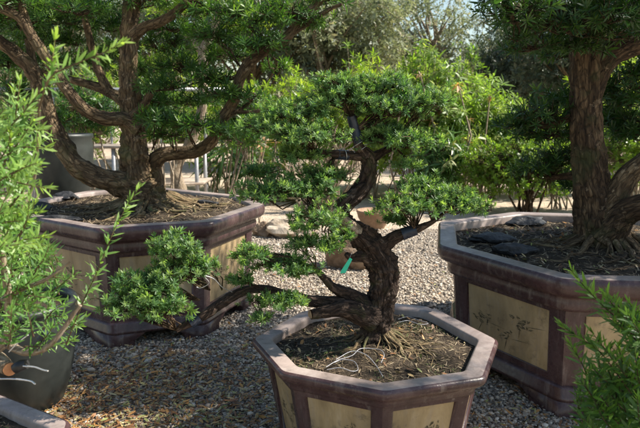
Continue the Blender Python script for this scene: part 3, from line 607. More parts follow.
# white cable on the soil
def soilp(px, py, h=.004):
    q = PG(px, py, HM-.02); return (q[0], q[1], zm(q[0], q[1])+h+.004)
cab = MB()
for pts in (((326, 369), (338, 364), (352, 359), (360, 352), (372, 351), (381, 354), (384, 361), (381, 366)), ((327, 371), (340, 371), (352, 373), (358, 368), (354, 362), (343, 362), (334, 366)), ((336, 362), (352, 356), (366, 359), (376, 366), (383, 378))):
    tube(cab, [soilp(x, y, .012+.008*math.sin(i*1.3)) for i, (x, y) in enumerate(pts)], [.0014]*len(pts), 6, n=60, rough=0)
tag(cab.build('white_cable', M['cable'], None, True), 'white cable in loose loops on the front of the centre planter soil', 'cable')
cab = MB(); tube(cab, [soilp(x, y, .014) for x, y in ((398, 322), (408, 318), (418, 321), (428, 325), (420, 328), (408, 324), (399, 328))], [.0014]*7, 6, n=60, rough=0)
tag(cab.build('white_cable', M['cable'], None, True), 'white cable coiled behind the bonsai roots near the back rim', 'cable')

# ------------------------------------------------------------------ big tree at the right
ry = 3.42
rt = thing('large_bonsai_tree', 'big tree with thick straight furrowed trunk and dark needle pads in the right planter', 'tree', P(603, 255, ry))
limb(rt, 'trunk', [(606, 264, 0, 37.84), (603, 248, 0, 28.38), (599, 230, 0, 22.36), (595, 208, 0, 18.92), (591, 180, 0, 16.34), (588, 150, 0, 14.62), (586, 110, 0, 13.76), (585, 70, 0, 13.76), (586, 30, .02, 14.62), (590, -15, .04, 13.76), (590, -70, .05, 13.76), (600, -130, .05, 7.74)], ry, M['bark_dark'], 56, n=200, rough=.12, freq=20, flute=.12, seed=2.1)
limb(rt, 'branch', [(588, 98, 0, 12), (597, 72, 0, 12.5), (612, 54, 0, 12), (636, 43, .02, 11.5), (665, 36, .1, 11), (700, 20, .2, 8)], ry, M['bark_dark'], 24, label='heavy branch arching to the right from the trunk', rough=.1, freq=12)
limb(rt, 'branch', [(600, 225, -.02, 20), (616, 196, -.05, 13), (632, 172, -.08, 10), (655, 152, -.1, 8), (690, 130, -.1, 5)], ry, M['bark_big'], 20, rough=.12, freq=12, label='lower limb rising to the right, light painted on as paler bark')  # paler bark than the trunk stands in for sunlight on this limb
limb(rt, 'branch', [(604, 236, -.05, 20), (624, 214, -.12, 14), (645, 206, -.2, 12), (680, 200, -.25, 9)], ry, M['bark_dark'], 20, rough=.12, freq=12)
limb(rt, 'branch', [(588, 108, .0, 9), (566, 118, .1, 5), (546, 126, .15, 3.5), (530, 122, .18, 2)], ry, M['bark_dark'], 12, rough=.12, freq=20)
limb(rt, 'branch', [(586, 30, -.1, 12), (560, 12, -.25, 8), (530, 6, -.4, 5), (505, 8, -.5, 3)], ry, M['bark_dark'], 12, rough=.12, freq=20)
limb(rt, 'branch', [(588, 178, .05, 7), (570, 176, .25, 4), (552, 178, .4, 2.5)], ry, M['bark_dark'], 12, rough=.12, freq=20)
mb = MB(); rg = random.Random(9); rc = P(604, 250, ry)
for k in range(30):
    a = rg.uniform(-3.6, .6); L = rg.uniform(.18, .55); pts = []; r0 = rg.uniform(.006, .022); a1 = a
    for i in range(7):
        t = i/6; a1 += rg.uniform(-.5, .5); x = rc[0]+.12*math.cos(a)+L*t*math.cos((a+a1)/2); y = rc[1]+.12*math.sin(a)+L*t*math.sin((a+a1)/2)
        pts.append((x, y, zr(x, y)+max(0, .05*(1-t*3))+rg.uniform(-.004, .006)))
    tube(mb, pts, np.linspace(r0, r0*.2, 7), 10, n=20, rough=.15, freq=30, seed=k)
mb.build('surface_roots', M['bark_big'], rt, True)
rpads = [(520, 14, -.5, 34, 20, (505, 8, -.5)), (560, 22, -.35, 42, 22, (540, 8, -.4)), (604, 12, -.4, 42, 22, (588, 20, -.1)), (636, 6, -.2, 34, 24, None), (514, 38, -.45, 15, 8, (510, 12, -.5)), (535, 46, -.2, 30, 12, (540, 20, -.3)), (498, -6, -.55, 26, 16, (505, 8, -.5)), (552, -14, -.3, 50, 18, (530, 6, -.4)),
 (540, 114, .1, 32, 17, (546, 126, .15)), (568, 98, .25, 30, 17, (566, 118, .1)), (550, 134, .2, 40, 13, (566, 118, .1)), (536, 166, .4, 32, 13, (552, 178, .4)), (562, 156, .35, 30, 17, (552, 178, .4)), (520, 124, .2, 20, 10, (530, 122, .18)), (574, 182, .4, 18, 12, (552, 178, .4)), (574, 46, -.15, 30, 12, None), (612, 34, -.3, 32, 12, None), (560, 52, .3, 30, 12, None),
 (628, 92, .25, 30, 26, None), (636, 128, .3, 34, 24, None), (650, 70, .2, 30, 20, None), (655, 165, .2, 26, 16, None), (610, 118, .5, 20, 20, None)]
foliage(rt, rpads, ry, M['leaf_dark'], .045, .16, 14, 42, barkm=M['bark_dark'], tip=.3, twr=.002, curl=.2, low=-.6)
hi = [(PR[0]+dx, PR[1]+dy, z, r) for dx, dy, z, r in ((-.5, -.1, 2.55, .5), (.3, .1, 2.7, .6), (.9, -.2, 2.4, .5), (.2, .7, 2.5, .5), (-.1, .1, 3.1, .5), (1.1, .5, 2.2, .45), (.8, -.5, 1.9, .35), (1.1, .1, 1.5, .4), (1.5, .0, 2.9, .6), (1.7, .4, 2.3, .5), (1.4, -.5, 2.2, .5), (2.1, .1, 2.7, .55), (1.0, .2, 3.2, .6), (1.9, -.4, 3.1, .5), (1.15, -.45, 3.25, .5), (.5, -1.75, 2.9, .45), (1.3, -1.6, 3.0, .5))]  # crown above the frame; unseen outer pads added to shade trunk and gravel
def high(tree, L_, mat, bark, leaf, dens, rz=.38):
    for x, y, z, r in L_:
        lv = Leaves(); tw = MB(); pad(lv, tw, (x, y, z), (r, r*.9, r*rz), int(dens*r*r*100), leaf, .16, 12, None, .45, .3, True, .003, -.5)
        o = link('foliage', lv.mesh('foliage'), mat, tree); tw.build('twigs', bark, o)
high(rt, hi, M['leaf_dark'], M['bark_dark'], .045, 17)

# ------------------------------------------------------------------ many-limbed tree at the left
ly = 4.3
lt = thing('large_bonsai_tree', 'big many-limbed tree with a gnarled forked brown trunk in the left planter', 'tree', P(148, 205, ly))
B = M['bark_big']
limb(lt, 'trunk', [(148, 212, 0, 32.4), (145, 198, 0, 22.5), (140, 184, 0, 16.65), (136, 165, 0, 13.95), (134, 140, 0, 11.25), (131, 110, 0, 9.45), (129, 80, 0, 8.55), (128, 50, 0, 8.1), (130, 20, 0, 8.1), (134, -10, 0, 7.2), (140, -60, 0, 4.5)], ly, B, 44, n=190, rough=.28, freq=18, flute=.1, seed=4)
limb(lt, 'branch', [(146, 196, -.03, 18.48), (122, 184, -.06, 12.18), (98, 178, -.1, 10.5), (76, 165, -.12, 9.66), (62, 145, -.12, 8.82), (50, 118, -.1, 7.98), (42, 92, -.1, 7.56), (32, 70, -.1, 7.14), (14, 52, -.12, 6.3), (-8, 36, -.15, 5.04)], ly, B, 28, rough=.24, freq=22, label='thick left limb sweeping low then up to the left')
limb(lt, 'branch', [(138, 128, -.02, 10.08), (124, 119, -.06, 7.14), (104, 118, -.12, 6.72), (84, 109, -.2, 5.88), (66, 88, -.25, 5.376), (48, 60, -.28, 5.04), (32, 36, -.3, 4.872), (20, 18, -.32, 4.536), (-6, 6, -.35, 3.78)], ly, B, 24, rough=.12, freq=16, label='long pale diagonal limb crossing to the upper left')
limb(lt, 'branch', [(34, 40, -.3, 4.62), (27, 24, -.3, 4.2), (20, -4, -.3, 3.78), (18, -30, -.3, 3.36)], ly, B, 18, rough=.12, freq=16)
limb(lt, 'branch', [(38, 84, -.1, 5.04), (34, 66, -.06, 4.2), (28, 40, 0, 3.36)], ly, B, 14, rough=.12, freq=16)
limb(lt, 'branch', [(131, 108, .05, 7.56), (118, 97, .1, 5.46), (100, 88, .16, 4.62), (80, 82, .22, 3.78), (58, 76, .28, 3.024), (34, 70, .3, 2.1)], ly, B, 16, rough=.12, freq=18)
limb(lt, 'branch', [(110, 93, .12, 4.62), (101, 76, .14, 4.2), (96, 62, .16, 3.864), (90, 40, .18, 3.528), (84, 10, .2, 3.192), (80, -20, .2, 2.52)], ly, B, 16, rough=.12, freq=18)
limb(lt, 'branch', [(130, 38, 0, 7.56), (144, 27, -.03, 5.04), (160, 22, -.05, 4.536), (176, 12, -.08, 4.2), (194, -6, -.1, 3.696)], ly, B, 16, rough=.12, freq=18)
limb(lt, 'branch', [(134, 116, -.05, 5.88), (142, 108, -.08, 4.2), (151, 92, -.1, 3.36)], ly, B, 14, rough=.2, freq=20)
limb(lt, 'branch', [(150, 194, .04, 15.12), (155, 178, .06, 9.24), (152, 168, .06, 8.4), (160, 156, .05, 7.56), (176, 153, .04, 6.72), (198, 151, 0, 6.3), (212, 140, -.04, 5.88), (222, 120, -.08, 5.46), (233, 102, -.1, 5.46), (240, 78, -.12, 5.46), (250, 62, -.12, 5.46), (266, 50, -.14, 5.04), (284, 40, -.16, 4.536), (300, 20, -.18, 4.2), (318, 3, -.2, 3.696), (335, -14, -.2, 2.856)], ly, B, 24, rough=.14, freq=16, label='long right limb curving out then up towards the centre')
limb(lt, 'branch', [(290, 34, -.16, 3.36), (310, 22, -.2, 2.52), (328, 10, -.24, 2.016), (342, 4, -.28, 1.344)], ly, B, 12, rough=.12, freq=18)
limb(lt, 'branch', [(224, 117, -.08, 4.2), (236, 112, -.1, 2.184), (254, 112, -.14, 1.68), (270, 108, -.18, 1.176)], ly, B, 10, rough=.12, freq=18)
mb = MB(); rg = random.Random(19); lc = P(150, 205, ly+.05)
for k in range(80):
    a = rg.uniform(-2.9, .9) if k % 4 else rg.uniform(2.4, 4); L = rg.uniform(.18, .52); pts = []; r0 = rg.uniform(.006, .026)*(1 if k < 60 else .5); a1 = a
    for i in range(7):
        t = i/6; a1 += rg.uniform(-.5, .5); x = lc[0]+.13*math.cos(a)+L*t*math.cos((a+a1)/2); y = lc[1]+.13*math.sin(a)+L*t*math.sin((a+a1)/2)
        if not in_oct(np.array([x]), np.array([y]), PL, RL, left_pts, .12)[0]: break
        pts.append((x, y, zl(x, y)+max(0, .055*(1-t*2.4))+rg.uniform(-.002, .012)))
    if len(pts) > 3: tube(mb, pts, np.linspace(r0, r0*.25, len(pts)), 9, n=len(pts)*3, rough=.15, freq=30, seed=k)
mb.build('surface_roots', M['root'], lt, True)
lpads = [(14, 22, -.1, 34, 16, (20, 18, -.3)), (52, 14, .3, 34, 18, None), (70, 40, .45, 20, 9, None), (90, 6, .1, 30, 14, (84, 10, .2)), (8, 60, .35, 22, 18, None), (20, 92, .4, 24, 14, None), (150, -2, -.1, 32, 12, (134, 10, 0)), (176, 26, .25, 30, 12, None), (210, 10, -.05, 34, 15, (190, 0, -.1)), (215, 36, -.1, 28, 13, (240, 66, -.1)),
 (248, 18, -.15, 32, 17, (266, 40, -.14)), (262, 44, -.25, 26, 12, (260, 52, -.14)), (284, 12, -.2, 34, 16, (300, 20, -.18)), (312, 22, -.2, 20, 9, (310, 22, -.2)), (326, -2, -.2, 24, 9, (318, 3, -.2)),
 (180, 66, .1, 34, 14, None), (165, 84, -.1, 26, 12, (151, 92, -.1)), (212, 78, -.15, 24, 12, (240, 78, -.12)), (222, 94, -.2, 26, 10, (236, 96, -.1)), (160, 118, -.25, 26, 10, (152, 150, 0)), (190, 124, -.3, 34, 11, (198, 150, 0)), (222, 130, -.25, 20, 8, (216, 136, -.04)), (252, 96, -.15, 18, 8, (236, 112, -.1)), (118, 48, .3, 22, 11, None), (20, 128, .35, 26, 14, None), (62, 120, .45, 20, 10, None), (40, 36, .5, 34, 18, None), (110, 24, .5, 30, 16, None), (76, 8, -.2, 30, 12, None), (168, 44, .35, 32, 14, None), (6, 2, -.3, 34, 16, None), (140, 70, .5, 20, 12, None), (232, 52, .1, 30, 14, None), (196, 100, .1, 28, 11, None), (154, 102, .15, 22, 9, None), (172, 134, -.1, 24, 8, (176, 153, 0)), (238, 130, -.1, 20, 8, (216, 136, -.04)), (92, 60, .3, 24, 10, None), (44, 60, .3, 24, 11, None), (276, 66, .15, 16, 8, (266, 50, -.14))]
foliage(lt, lpads, ly, M['leaf_big'], .048, .15, 14, 36, barkm=M['bark_dark'], tip=.3, twr=.002, curl=.2, low=-.5)
hi = [(PL[0]+dx, PL[1]+dy, z, r) for dx, dy, z, r in ((-.6, 0, 2.75, .5), (.5, .1, 2.8, .5), (0, -.2, 3.1, .5), (1.1, .2, 2.75, .4), (-1.2, .2, 2.4, .45), (0, .5, 2.7, .5))]
high(lt, hi, M['leaf_big'], M['bark_dark'], .048, 10)

# ------------------------------------------------------------------ foreground shrubs (cut by the frame)
def shoot(lv, mb, pts, L, Wd, nl, tip=.5, r=.0022, leaf_from=.15, spread=1.0, flat=None):
    """a leafy shoot: blades set spirally along a curved stem"""
    S = spline(pts, 40); tube(mb, S[::3], np.linspace(r, r*.35, len(S[::3])), 6, n=28, rough=0)
    T = unit(np.gradient(S, axis=0)); m = nl
    fr = leaf_from+(1-leaf_from)*np.clip((np.arange(m)+R_.normal(0, 1.2, m))/m, 0, 1); i = np.clip((fr*39).astype(int), 0, 39)
    b, t = S[i], T[i]; p1 = perp(t); p2 = np.cross(t, p1); a = np.arange(m)*2.4+R_.normal(0, .25, m)
    rad = np.cos(a)[:, None]*p1+np.sin(a)[:, None]*p2
    if flat is not None: rad = unit(rad+np.asarray(flat)*np.sign(np.sum(rad*flat, 1, keepdims=True))*1.1)
    th = (1.15-.75*fr**2)*spread+R_.normal(0, .27, m)
    d = unit(t*np.cos(th)[:, None]+rad*np.sin(th)[:, None]+np.array([0, 0, .12])); s = unit(np.cross(d, t)+R_.normal(0, .2, (m, 3)))
    LL = L*(.55+.65*R_.random(m))*(1-.35*fr**3)
    lv.put(*blades(b, d, s, LL, LL*Wd*R_.uniform(.8, 1.15, m), R_.random(m)*.7+.1, np.clip(tip*fr+R_.normal(0, .1, m), 0, 1), .12, True))
fg = thing('foreground_bonsai', 'bright fresh needled shoots close to the camera along the left edge', 'shrub', (-1.2, 1.5, .4))
mb = MB(); Bk = [np.array([-1.2, 1.5, .4]), np.array([-1.17, 1.52, .62]), np.array([-1.0, 1.5, .78]), P(2, 345, 1.5), P(8, 300, 1.48), P(2, 255, 1.46), P(-4, 200, 1.45), P(-20, 120, 1.45)]
tube(mb, Bk, [.05, .042, .032, .014, .010, .009, .008, .006], 20, n=80, rough=.15, freq=20); mb.build('trunk', M['bark_pale'], fg, True)
lv = Leaves(); mb = MB(); rg = random.Random(4)
def px_shoot(lv, mb, pp, Y, n, L=.03, Wd=.16, tip=.5, r=.002, **kw): shoot(lv, mb, [P(x, y, Y+dy) for x, y, dy in pp], L, Wd, n, tip, r, **kw)
px_shoot(lv, mb, ((38, 112, 0), (50, 78, -.02), (80, 62, -.03), (105, 52, -.04), (126, 40, -.05)), 1.15, 46, .032, .26, .85, flat=np.array([.1, 0, 1.]))
px_shoot(lv, mb, ((44, 92, 0), (50, 75, 0), (53, 55, 0), (56, 32, .0)), 1.15, 34, .03, .28, .95)
px_shoot(lv, mb, ((66, 345, .1), (84, 300, .06), (98, 270, .03), (112, 235, .0), (126, 208, -.01), (142, 184, -.02)), 1.45, 80, .038, .2, .55)
for k in range(74):          # bright upper cluster
    x0, y0 = rg.uniform(-30, 24), rg.uniform(120, 270); a = rg.uniform(-1.5, .2); l = rg.uniform(28, 55)
    x1, y1 = x0+math.cos(a)*l, y0+math.sin(a)*l*1.1
    if x1 > 62-abs(y1-140)*.12: continue
    Y = rg.uniform(-.16, .16); px_shoot(lv, mb, ((x0, y0, Y+.02), ((x0+x1)/2+rg.uniform(-4, 4), (y0+y1)/2, Y), (x1, y1, Y-.02)), 1.3, 26, .034, .19, .7)
for k in range(50):          # lower, greener cluster
    x0, y0 = rg.uniform(-20, 60), rg.uniform(265, 350); a = rg.uniform(-2.0, .15); l = rg.uniform(25, 48)
    x1, y1 = x0+math.cos(a)*l, y0+math.sin(a)*l
    if x1 > 95 or y1 < 205: continue
    Y = rg.uniform(-.2, .2); px_shoot(lv, mb, ((x0, y0, Y+.02), ((x0+x1)/2+rg.uniform(-4, 4), (y0+y1)/2, Y), (x1, y1, Y-.02)), 1.5, 24, .036, .18, .25)
link('foliage', lv.mesh('foliage'), M['leaf_fg'], fg); mb.build('shoots', M['root'], fg, True)
for pts in ([(-30, 240, 0, 4), (-5, 230, 0, 3), (20, 210, 0, 2), (34, 180, 0, 1.5), (40, 100, -.2, 1.1)], [(2, 340, .1, 5), (25, 352, .05, 4), (50, 345, 0, 3), (80, 305, 0, 2.2)], [(4, 300, .1, 4), (20, 290, .05, 2.5), (45, 280, 0, 1.8), (70, 262, 0, 1)]):
    limb(fg, 'branch', pts, 1.42, M['bark_pale'], 10, rough=.1, freq=40)
limb(fg, 'branch', [(-14, 352, .05, 10), (0, 362, .0, 8.5), (8, 368, -.03, 7)], 1.5, M['bark_pale'], 18, label='sawn stub with an orange cut end', rough=.12, freq=30)
mb = MB(); e = P(10, 369.5, 1.465); r = .0165
dd = unit(P(10, 369, 1.4)-P(0, 362, 1.5)); u = unit(np.cross(dd, [0, 0, 1.])); w = np.cross(dd, u)
mb.add([e+(u*math.cos(a)+w*math.sin(a))*r for a in np.linspace(0, 2*math.pi, 20, endpoint=False)]+[e+dd*.003], [[k, (k+1) % 20, 20] for k in range(20)]); mb.build('cut_face', M['cutor'], fg)
taped(fg, [(15, 369, 0, 5.5), (20, 366, 0, 6), (27, 364, 0, 5)], 1.46, 'blackpl'); taped(fg, [(6, 330, .02, 4.2), (7, 345, .02, 4.2)], 1.48); taped(fg, [(40, 340, 0, 4), (46, 333, 0, 3.8)], 1.44)
wire(fg, [P(*q) for q in ((22, 366, 1.45), (34, 367, 1.44), (43, 370, 1.43), (48, 371, 1.42))], .0021)
wire(fg, [P(*q) for q in ((-6, 379, 1.45), (14, 379, 1.44), (30, 381, 1.43), (35, 384, 1.42))], .0023)
wire(fg, [P(*q) for q in ((9, 352, 1.45), (18, 343, 1.44), (28, 335, 1.43))], .0016)

rf = thing('foreground_shrub', 'green needled shrub shoots rising from below the bottom right corner of the frame', 'shrub', (1.0, 1.3, 0))
mb = MB(); lv = Leaves(); tube(mb, [(1.0, 1.3, 0), (.98, 1.32, .2), (.93, 1.36, .42), (.86, 1.4, .6)], [.03, .026, .02, .012], 14, n=30, rough=.12, freq=20)
for k in range(80):
    x1, y1 = rg.uniform(575, 660), rg.uniform(285, 440)
    if x1 < 640-(y1-262)*.95+ (8 if y1 < 330 else 40): continue
    a = rg.uniform(.5, 1.5); l = rg.uniform(35, 60); x0, y0 = x1+math.cos(a)*l, y1+math.sin(a)*l; Y = rg.uniform(-.12, .12)
    px_shoot(lv, mb, ((x0, y0, Y+.03), ((x0+x1)/2+rg.uniform(-4, 4), (y0+y1)/2+2, Y), (x1, y1, Y-.02)), 1.5, 30, .048, .19, .3)
for pp, n in ((((640, 345, 0), (620, 322, 0), (600, 303, 0), (584, 286, 0), (571, 270, 0)), 62), (((650, 420, 0), (625, 385, 0), (600, 352, 0), (580, 338, 0), (562, 326, 0)), 70), (((650, 400, 0), (630, 372, .02), (608, 352, .02), (590, 330, 0)), 50), (((660, 370, 0), (635, 330, 0), (615, 308, 0), (604, 292, 0)), 50),
              (((650, 440, 0), (620, 420, 0), (600, 395, .0), (583, 372, 0)), 44), (((660, 440, 0), (640, 400, 0), (625, 370, 0), (618, 345, 0)), 44), (((640, 450, 0), (600, 400, 0), (580, 360, 0), (569, 344, 0)), 50)):
    px_shoot(lv, mb, pp, 1.42, n, .048, .18, .7)
for t in ((650, 420), (650, 370), (655, 440), (640, 450)): tube(mb, [(.9, 1.38, .5), P(t[0], t[1], 1.42)], [.01, .003], 8, n=8, rough=0)
link('foliage', lv.mesh('foliage'), M['leaf_big'], rf); mb.build('stems', M['bark_dark'], rf, True)

# dark round pot on the gravel at the left
def lathe(mb, c, prof, n=64):
    V = [(c[0]+r*math.cos(2*math.pi*k/n), c[1]+r*math.sin(2*math.pi*k/n), c[2]+z) for r, z in prof for k in range(n)]; idx = np.arange(len(prof)*n).reshape(-1, n); a, b = idx[:-1], idx[1:]
    mb.add(V, np.stack([a, np.roll(a, -1, 1), np.roll(b, -1, 1), b], -1).reshape(-1, 4))
dp = thing('round_planter', 'dark grey green round glazed pot standing on the gravel behind the bottom left planter', 'planter', (-1.47, 2.8, 0))
mb = MB(); lathe(mb, (-1.47, 2.8, 0), [(.001, 0), (.17, 0), (.185, .02), (.215, .1), (.24, .2), (.255, .32), (.262, .44), (.262, .49), (.27, .5), (.275, .515), (.27, .53), (.25, .53), (.243, .5), (.24, .47)]); mb.build('body', M['jar'], dp, True)
mb = MB(); lathe(mb, (-1.47, 2.8, 0), [(.241, .475), (.15, .49), (.001, .495)]); tag(mb.build('potting_soil', M['soil']), 'soil inside the dark round pot', 'soil', kind='stuff')
sh = thing('pot_shrub', 'dense dark green shrub growing in the dark round pot at the far left', 'shrub', (-1.47, 2.8, .48))
mb = MB(); tube(mb, [(-1.47, 2.8, .47), (-1.45, 2.7, .6), (-1.5, 2.74, .75), (-1.48, 2.72, .9)], [.03, .024, .018, .01], 14, n=30, rough=.2, freq=20); mb.build('trunk', M['bark_dark'], sh, True)
for (x, y, z, r) in ((-1.46, 2.72, .72, .2), (-1.62, 2.78, .62, .16), (-1.5, 2.75, .92, .18)):
    lv = Leaves(); tw = MB(); pad(lv, tw, (x, y, z), (r, r, r*.55), 180, .03, .16, 14, (-1.47, 2.8, .68), .45, .35, True); o = link('foliage', lv.mesh('foliage'), M['leaf_big'], sh); tw.build('twigs', M['bark_dark'], o)

# ------------------------------------------------------------------ behind the planters
c = P(62, 170, 5.75)
jr = thing('large_jar', 'big grey green ceramic jar standing behind the left planter', 'jar', (c[0], c[1], 0))
mb = MB(); lathe(mb, (c[0], c[1], 0), [(.001, .62), (.17, .62), (.22, .65), (.25, .72), (.275, .85), (.29, 1.0), (.295, 1.14), (.285, 1.2), (.3, 1.22), (.3, 1.25), (.26, 1.25), (.255, 1.18)]); mb.build('body', M['jar'], jr, True)
mb = MB(); lathe(mb, (c[0], c[1], 0), [(.255, 1.19), (.15, 1.2), (.001, 1.2)]); tag(mb.build('potting_soil', M['soil']), 'soil inside the grey green jar', 'soil', kind='stuff')
mb = MB(); lathe(mb, (c[0], c[1], 0), [(.001, .615), (.2, .615), (.21, .6), (.19, .56), (.15, .5), (.15, .06), (.22, .02), (.22, 0)], 32); tag(mb.build('jar_stand', M['stone_dk'], None, True), 'dark turned stand carrying the grey green jar', 'stand')
# potting bench / rack behind the left tree
bn = thing('nursery_bench', 'weathered nursery bench with grey slatted top beyond the left tree', 'bench', (-3.2, 9.0, 0))
for z, m_ in ((.98, 'wood'), (.45, 'wood')):
    mb = MB()
    for k in range(6): mb.box((-3.0, 8.75+k*.13, z), (2.6, .11, .035))
    mb.build('shelf', M[m_], bn)
for x in (-4.2, -3.0, -1.8):
    for y in (8.75, 9.4):
        mb = MB(); mb.box((x, y, .48), (.05, .05, .96)); mb.build('leg', M['metalw'], bn)
fr = thing('shade_frame', 'pale steel frame with top rails and wire mesh behind the left tree', 'frame', (-3.4, 10.3, 0))
for x in (-5.6, -4.5, -3.55, -2.7, -1.95):
    mb = MB(); tube(mb, [(x, 10.3, 0), (x, 10.3, 1.85)], [.02, .02], 10, n=3, rough=0); mb.build('post', M['metalw'], fr, True)
mb = MB(); mb.box((-3.7, 10.3, 1.87), (4.2, .06, .06)); mb.build('rail', M['metalw'], fr)
mb = MB(); c = P(118, 110, 10.3)
for k in range(9): mb.box((c[0]-.2+k*.05, 10.3, c[2]), (.008, .008, .42))
for k in range(8): mb.box((c[0], 10.309, c[2]-.19+k*.055), (.42, .008, .008))
mb.build('wire_mesh', M['metalw'], fr)
# low terracotta bowls
for (px, py, Y, r, lb) in ((374, 220, 7.6, .22, 'low terracotta bowl on the ground behind the bonsai trunk'), (235, 205, 8.2, .2, 'small terracotta bowl far behind the left planter')):
    c = P(px, py, Y); mb = MB(); lathe(mb, (c[0], Y, 0), [(.001, .02), (r*.6, 0), (r*.65, .02), (r*.95, .15), (r, .2), (r*1.04, .21), (r*1.04, .235), (r*.93, .235), (r*.9, .18), (.001, .17)], 40); tag(mb.build('bowl', M['terra'], None, True), lb, 'bowl')
# thin background tree left of centre
t2 = thing('slim_tree', 'slim tree with a pale crooked trunk behind the left planter', 'tree', (P(180, 190, 8)[0], 8, 0))
limb(t2, 'trunk', [(181, 210, 0, 7), (180, 190, 0, 6.5), (176, 168, 0, 5.5), (188, 146, 0, 5), (200, 118, 0, 4.8), (203, 85, 0, 4.6), (203, 52, 0, 4.5), (212, 34, 0, 4), (220, 10, 0, 3.6), (226, -20, 0, 3)], 8, M['bark_pale'], 18, rough=.15, freq=14)
limb(t2, 'branch', [(203, 55, 0, 3.5), (190, 38, 0, 2.4), (170, 30, .1, 1.8), (150, 36, .1, 1.2)], 8, M['bark_pale'], 10, rough=.12, freq=20)
foliage(t2, [(215, -10, 0, 50, 22), (180, 10, .3, 36, 16), (245, 20, .2, 30, 14), (170, 60, .4, 30, 14)], 8, M['leaf_lime'], .09, .2, 9, 9, barkm=M['bark_pale'], twr=.003)

def shrub(name, label, c, R, nst, whorls, L, Wd, per, mat, group, droop=.0, tip=.3, cat='shrub', stem='bark_pale', amin=.35, amax=1.4, curl=.25, sr=.008, base=.1, coverlow=-.25, lmul=(1, 1, 1)):
    """a bush: stems fanning from the ground to whorls of leaves spread through an uneven crown"""
    t = thing(name, label, cat, (c[0], c[1], 0), group); r = np.array([R[0], R[1], R[2]])
    cz = R[3]; lv = Leaves(); tw = MB(); ctr = np.array([c[0], c[1], cz])
    u = unit(R_.normal(0, 1, (whorls*3, 3))); u = u[u[:, 2] > coverlow-.5*R_.random(len(u))][:whorls]; ph = R_.random(8)*6.28
    lump = 1+.2*np.sin(u[:, 0]*4+ph[0]+u[:, 2]*3)*np.sin(u[:, 1]*4+ph[1])+.16*np.sin(u[:, 0]*8+ph[2]+u[:, 2]*6)+.1*np.sin(u[:, 2]*11+ph[4]+u[:, 0]*9)
    rr = (1-.55*R_.random(len(u))**1.5)*lump*np.where(R_.random(len(u)) < .06, 1.18, 1); pos = ctr+u*r*rr[:, None]; pos[:, 2] = np.maximum(pos[:, 2], .06)
    ax = unit(u+np.array([0, 0, .6])+R_.normal(0, .3, u.shape)); tufts(lv, pos, ax, per, L, Wd, .8, tip, True, amin, amax, curl, droop)
    me = lv.mesh('foliage'); link('foliage', me, M[mat], t)
    hubs = ctr+unit(R_.normal(0, 1, (nst, 3)))*r*.55*R_.random((nst, 1))**.4; hubs[:, 2] = np.maximum(hubs[:, 2], .25)
    feet = np.array([c[0], c[1], 0])+R_.normal(0, base, (nst, 3))*np.array([1, 1, 0]); twigs(tw, feet, hubs, sr*1.6, sr)
    near = np.argmin(((pos[:, None]-hubs[None])**2).sum(-1), 1); twigs(tw, hubs[near], pos-ax*L*.4, sr*.7, sr*.3)
    tw.build('stems', M[stem], t); return t
def X(px, Y): return (px-320)/F*Y
GB = 'garden shrubs beyond the gravel'
